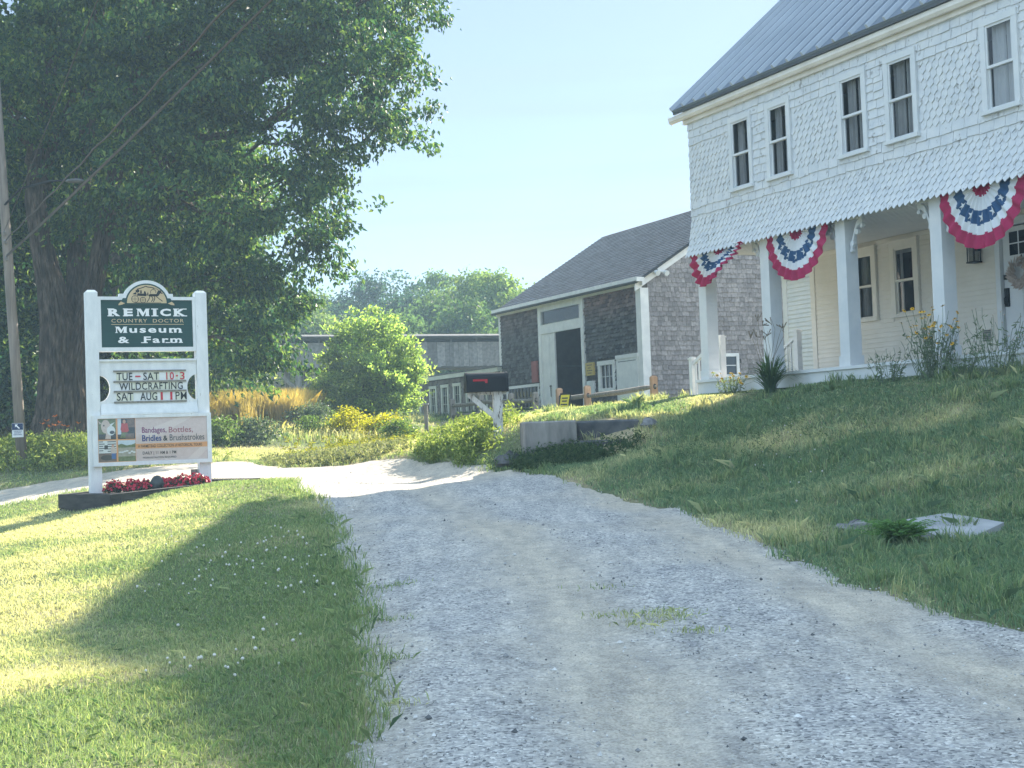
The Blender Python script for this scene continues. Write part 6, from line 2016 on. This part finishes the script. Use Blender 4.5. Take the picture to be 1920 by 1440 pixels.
# ---------------------------------------------------------------- loose stones on the drive
rg = np.random.default_rng(51)
n_ = 42000
x, y = frustum_pts(n_, 5.6, 26, rg, 1.45, 0)
d_ = drive_d(x, y)
tr = (np.exp(-((x - (-0.13 * y + 1.55) + 0.25 * np.sin(y * .35)) / 0.42) ** 2) + np.exp(-((x - (-0.10 * y + 3.05)) / 0.40) ** 2))
k = (d_ < .05) & (rg.random(n_) > tr * .85) & (fbm(x * 1.2, y * 1.2) + rg.random(n_) * .5 > .62)
x, y = x[k], y[k]
n_ = len(x)
z = hz(x, y) + (fbm(x * 1.3, y * 1.3) - 0.5) * 0.04 + .004
sz = np.exp(rg.normal(np.log(.0062), .45, n_))
sz = np.clip(sz, .004, .035)
octa = np.array([(1, 0, 0), (-1, 0, 0), (0, 1, 0), (0, -1, 0), (0, 0, .75), (0, 0, -.6)], float)
an = rg.uniform(0, 6.283, n_)
ca, sa = np.cos(an), np.sin(an)
ov = octa[None] * rg.uniform(.6, 1.3, (n_, 6, 1))
vx = ov[..., 0] * ca[:, None] - ov[..., 1] * sa[:, None] * .7
vy = ov[..., 0] * sa[:, None] + ov[..., 1] * ca[:, None] * .7
v = np.stack([x[:, None] + vx * sz[:, None], y[:, None] + vy * sz[:, None], z[:, None] + ov[..., 2] * sz[:, None]], -1).reshape(-1, 3)
of = np.array([(0, 2, 4), (2, 1, 4), (1, 3, 4), (3, 0, 4), (2, 0, 5), (1, 2, 5), (3, 1, 5), (0, 3, 5)])
f = (np.arange(n_)[:, None, None] * 6 + of[None]).reshape(-1, 3)
pal = np.array([(.10, .105, .11), (.22, .22, .22), (.36, .355, .35), (.48, .47, .45), (.58, .57, .55)])
col = pal[rg.choice(5, n_, p=[.05, .17, .36, .28, .14])] * rg.uniform(.8, 1.2, (n_, 1))
M['pebble'] = attrmat('pebble', .9, .15, 0, 40, .15, 60)
o = link_mesh('loose_stones', v, f, M['pebble'], col=np.repeat(col, 6, 0))
tag(o, kind='stuff')
# sprigs of grass growing in the middle of the drive
sx, sy = [], []
for cx, cy, n_, r_ in ((.88, 9.3, 130, .10), (.62, 9.25, 80, .10), (.92, 9.15, 70, .07), (.72, 8.95, 60, .08), (1.02, 8.7, 60, .06), (.55, 10.4, 30, .1), (-.72, 8.2, 60, .06), (-.6, 7.1, 60, .05), (-.9, 9.6, 90, .08), (-1.0, 11.4, 80, .1)):
    sx.append(cx + rg.normal(0, r_ * 1.3, n_)); sy.append(cy + rg.normal(0, r_ * .8, n_))
x, y = np.concatenate(sx), np.concatenate(sy)
blades('drive_sprigs', x, y, rg.uniform(.015, .05, len(x)), .006 * np.ones(len(x)), grass_color(x, y, rg, -.1), rg, 1.3, zoff=.03)

# ================================================================ SINGLE PLANTS
def strap_plant(name, label, cat, x, y, n, h, spread, col, seed, stalks=0, flower=None, sw=.016, group=None, stalk_h=1.3):
    """arching strap leaves from one crown, optional flower stalks"""
    rg = np.random.default_rng(seed)
    z0 = gz(x, y) - .02
    root = thing(name, label, cat, (x, y, z0), group)
    vs, fs = [], []
    for i in range(n):
        an = rg.uniform(0, 6.283); L_ = h * rg.uniform(.6, 1.15); out = spread * rg.uniform(.25, 1.1)
        d = np.array([math.cos(an), math.sin(an), 0]); sd_ = np.array([-d[1], d[0], 0]) * sw * rg.uniform(.7, 1.2)
        b0 = len(vs); K = 6
        p0 = np.array([x, y, z0]) + d * rg.uniform(0, .07)
        for k in range(K + 1):
            t = k / K
            p = p0 + d * out * t ** 1.5 + ZV * L_ * (1.25 * t - .75 * t ** 2.6 * (out / spread + .2))
            q = sd_ * (1 - t ** 2.2) * .5
            vs += [p - q, p + q]
        fs += [[b0 + 2 * k, b0 + 2 * k + 1, b0 + 2 * k + 3, b0 + 2 * k + 2] for k in range(K)]
    cc = np.array(col)[None] * rg.uniform(.65, 1.35, (len(vs) // 14, 1))
    link_mesh('leaves', vs, fs, M['grass'], root, col=np.repeat(cc, 14, 0))
    if stalks:
        b = MB(); fl = MB()
        for i in range(stalks):
            an = rg.uniform(0, 6.283)
            top = np.array([x, y, z0]) + np.array([math.cos(an), math.sin(an), 0]) * spread * rg.uniform(.15, .7) + ZV * h * stalk_h * rg.uniform(.8, 1.15)
            limb(b, (x, y, z0), top, .006, .003, .5, seed + i, n=5, sides=4)
            if flower:
                for k in range(5):
                    a2 = k * 1.257 + rg.random()
                    d = np.array([math.cos(a2), math.sin(a2), rg.uniform(.2, .9)]); d /= np.linalg.norm(d)
                    q = np.cross(d, ZV); q /= np.linalg.norm(q)
                    fl.add([top, top + d * .05 + q * .018, top + d * .085, top + d * .05 - q * .018], [[0, 1, 2, 3]])
            else:
                for k in range(4):
                    e = top + np.array([rg.normal() * .05, rg.normal() * .05, rg.uniform(-.12, .06)])
                    b.tube([top - ZV * .08, e], [.004, .010], 4)
        b.build('stalks', pm('dry_stalk', [(0.16, 0.13, 0.09)], 1, .9), root)
        if flower: fl.build('flowers', flower, root)
    return root
M['orange_petal'] = pm('orange_petal', [(0.62, 0.17, 0.02)], 1, .6)
M['yellow_petal'] = pm('yellow_petal', [(0.62, 0.36, 0.02)], 1, .6)
M['dark_eye'] = pm('flower_eye', [(0.03, 0.018, 0.012)], 1, .8)
p = H(21.0, 14.30, 0)
strap_plant('daylily', 'big clump of arching daylily leaves with dry seed stalks before the second porch column', 'plant', p[0], p[1], 150, .80, .72, (.085, .14, .075), 61, stalks=9, sw=.036, stalk_h=1.5)
for i, (x, y, lab) in enumerate(((-9.3, 29.6, 'daylily clump with orange flowers just right of the utility pole'), (-8.75, 30.0, 'bushy daylily clump with fewer flowers between the pole and the sign'), (-8.3, 30.2, 'daylily clump tight against the left sign post'))):
    strap_plant('daylily', lab, 'plant', x, y, 110, .62, .5, (.09, .14, .035), 65 + i, stalks=(9, 3, 2)[i], flower=M['orange_petal'], sw=.024)
def coneflower(label, x, y, n, h, r, seed, flowers=True):
    rg = np.random.default_rng(seed)
    z0 = gz(x, y) - .02
    root = thing('black_eyed_susan' if flowers else 'wildflower', label, 'plant', (x, y, z0))
    st, fl, ey = MB(), MB(), MB()
    C, D = [], []
    for i in range(n):
        an, q = rg.uniform(0, 6.283), r * math.sqrt(rg.random())
        a = np.array([x + q * .45 * math.cos(an), y + q * .45 * math.sin(an), z0])
        c = np.array([x + q * math.cos(an), y + q * math.sin(an), z0 + h * rg.uniform(.5, 1.1)])
        pth = limb(st, a, c, .005, .003, .6, seed * 50 + i, n=5, sides=4)
        for k in range(9):
            C.append(pth[rg.integers(0, 5)] + rg.normal(size=3) * .025); D.append(unit(rg.normal(size=3) + np.array([0, 0, .4])))
        if flowers and rg.random() < .62:
            nrm_ = unit(np.array([rg.normal() * .5, -.5 + rg.normal() * .4, .8]))
            u1 = unit(np.cross(nrm_, [1, 0, .1])); u2 = np.cross(nrm_, u1)
            for k in range(8):
                t = k * .785
                d = u1 * math.cos(t) + u2 * math.sin(t); q_ = np.cross(nrm_, d)
                fl.add([c, c + d * .022 + q_ * .009, c + d * .038 - nrm_ * .006, c + d * .022 - q_ * .009], [[0, 1, 2, 3]])
            ey.ball(c + nrm_ * .005, .009, 6, 4)
        elif not flowers and rg.random() < .4:
            fl.ball(c, .012, 5, 4)
    st.build('stems', pm('flower_stem', [(0.13, 0.17, 0.11)], 1, .8), root)
    C, D = np.array(C), np.array(D)
    sz = .085 * rg.uniform(.6, 1.3, len(C))
    v, f = leaf_arrays(C, D, sz, sz * .25, rg)
    link_mesh('leaves', v, f, M['grass'], root, col=np.repeat(leaf_colors(len(C), [(.13, .18, .13), (.19, .24, .17)], rg), 4, 0))
    if fl.v: fl.build('petals', M['yellow_petal'] if flowers else pm('pale_petal', [(0.5, 0.42, 0.36)], 1, .7), root)
    if ey.v: ey.build('flower_eyes', M['dark_eye'], root)
for lab, s_, w_, n_, h, r_, sd_, fl_ in [('tall bushy black eyed susan clump in front of the fourth porch column', 17.0, 14.35, 70, .95, .42, 71, True),
        ('smaller yellow flower clump between the first two porch columns', 22.35, 14.35, 26, .42, .32, 72, True), ('thin yellow flower clump left of the big bushy one', 17.9, 14.3, 22, .5, .34, 73, False),
        ('loose tall wildflower stems before the front door', 15.6, 14.3, 36, .85, .5, 74, False), ('sparse wildflower stems under the dark foundation stones', 16.2, 14.25, 18, .5, .35, 75, False)]:
    p = H(s_, w_, 0)
    coneflower(lab, p[0], p[1], n_, h, r_, sd_, fl_)
# fern-like clump next to the slab
x, y = 3.22, 12.55
rg = np.random.default_rng(81)
fern = thing('fern_clump', 'dense dark green leafy clump beside the flat pale slab', 'plant', (x, y, gz(x, y)))
C, D = [], []
for i in range(230):
    an = rg.uniform(0, 6.283); q = rg.uniform(.05, .36); hh = rg.uniform(.14, .30)
    for t in np.linspace(.3, 1, 9):
        for sg in (-1, 1):
            d = np.array([math.cos(an), math.sin(an), 0]); sdv = np.array([-d[1], d[0], 0])
            C.append(np.array([x, y, gz(x, y)]) + d * q * t + ZV * hh * (1.5 * t - .75 * t * t) + sdv * sg * .018 * (1.2 - t))
            D.append(unit(sdv * sg + d * .8 + ZV * .1))
C, D = np.array(C), np.array(D)
v, f = leaf_arrays(C, D, .045, .016, rg, upbias=1.5, tilt=.4)
link_mesh('fronds', v, f, M['grass'], fern, col=np.repeat(leaf_colors(len(C), [(.08, .17, .07), (.12, .24, .09), (.18, .30, .12)], rg), 4, 0))
# red begonias in the planter
M['begonia_red'] = pm('begonia_red', [(0.42, 0.008, 0.035), (0.58, 0.015, 0.06)], 8, .5)
for i, (w_, s_, r_, lab) in enumerate([(3.50, 21.72, .15, 'red flowering clump nearest the left sign post'), (3.76, 21.70, .15, 'second red flowering clump from the left in the planter'), (3.93, 21.62, .13, 'red flowering clump just left of the dark dome stone'),
        (4.24, 21.62, .14, 'red flowering clump just right of the dark dome stone'), (4.46, 21.6, .17, 'bright full red flowering clump near the right sign post'), (4.68, 21.62, .17, 'bright red flowering clump at the right end of the planter')]):
    rg = np.random.default_rng(90 + i)
    p = H(s_, w_, 1.03 + .03 * i / 5)
    root = thing('flowering_plant', lab, 'flower', p, 'red flowers in the planter')
    n_ = 150
    d = unit(rg.normal(size=(n_, 3))); d[:, 2] = np.abs(d[:, 2])
    C = p + d * r_ * rg.uniform(.3, 1, (n_, 1)) * np.array([1, 1, .95])
    v, f = leaf_arrays(C, unit(d + rg.normal(size=(n_, 3)) * .7), .07, .055, rg)
    link_mesh('leaves', v, f, M['leaf'], root, col=np.repeat(leaf_colors(n_, [(.015, .03, .015), (.03, .05, .02), (.06, .03, .025)], rg), 4, 0))
    n_ = 120
    d = unit(rg.normal(size=(n_, 3))); d[:, 2] = np.abs(d[:, 2]) * .9 + .15
    C = p + d * r_ * rg.uniform(.75, 1.12, (n_, 1))
    v, f = leaf_arrays(C, unit(np.cross(d, rg.normal(size=(n_, 3)))), .05, .045, rg)
    o = link_mesh('petals', v, f, M['begonia_red'], root)

# ================================================================ HAZE, partly air, thickened and tinted blue to lift the shadows
def haze(x0, x1, y0, y1, z0, z1, density, color):
    m = bpy.data.materials.new('haze_veil')
    m.use_nodes = True
    nt = m.node_tree
    for n in list(nt.nodes): nt.nodes.remove(n)
    out = nt.nodes.new('ShaderNodeOutputMaterial')
    v = nt.nodes.new('ShaderNodeVolumePrincipled')
    v.inputs['Color'].default_value = color
    v.inputs['Density'].default_value = density
    v.inputs['Anisotropy'].default_value = 0.0
    nt.links.new(v.outputs[0], out.inputs['Volume'])
    b = MB()
    b.box8([(x0, y0, z0), (x1, y0, z0), (x1, y1, z0), (x0, y1, z0), (x0, y0, z1), (x1, y0, z1), (x1, y1, z1), (x0, y1, z1)])
    o = b.build('haze', m)
    tag(o, kind='stuff')
HZ = 0.0016
haze(-325, 325, -125, 425, -6, 24, HZ, (0.56, 0.82, 1.0, 1))
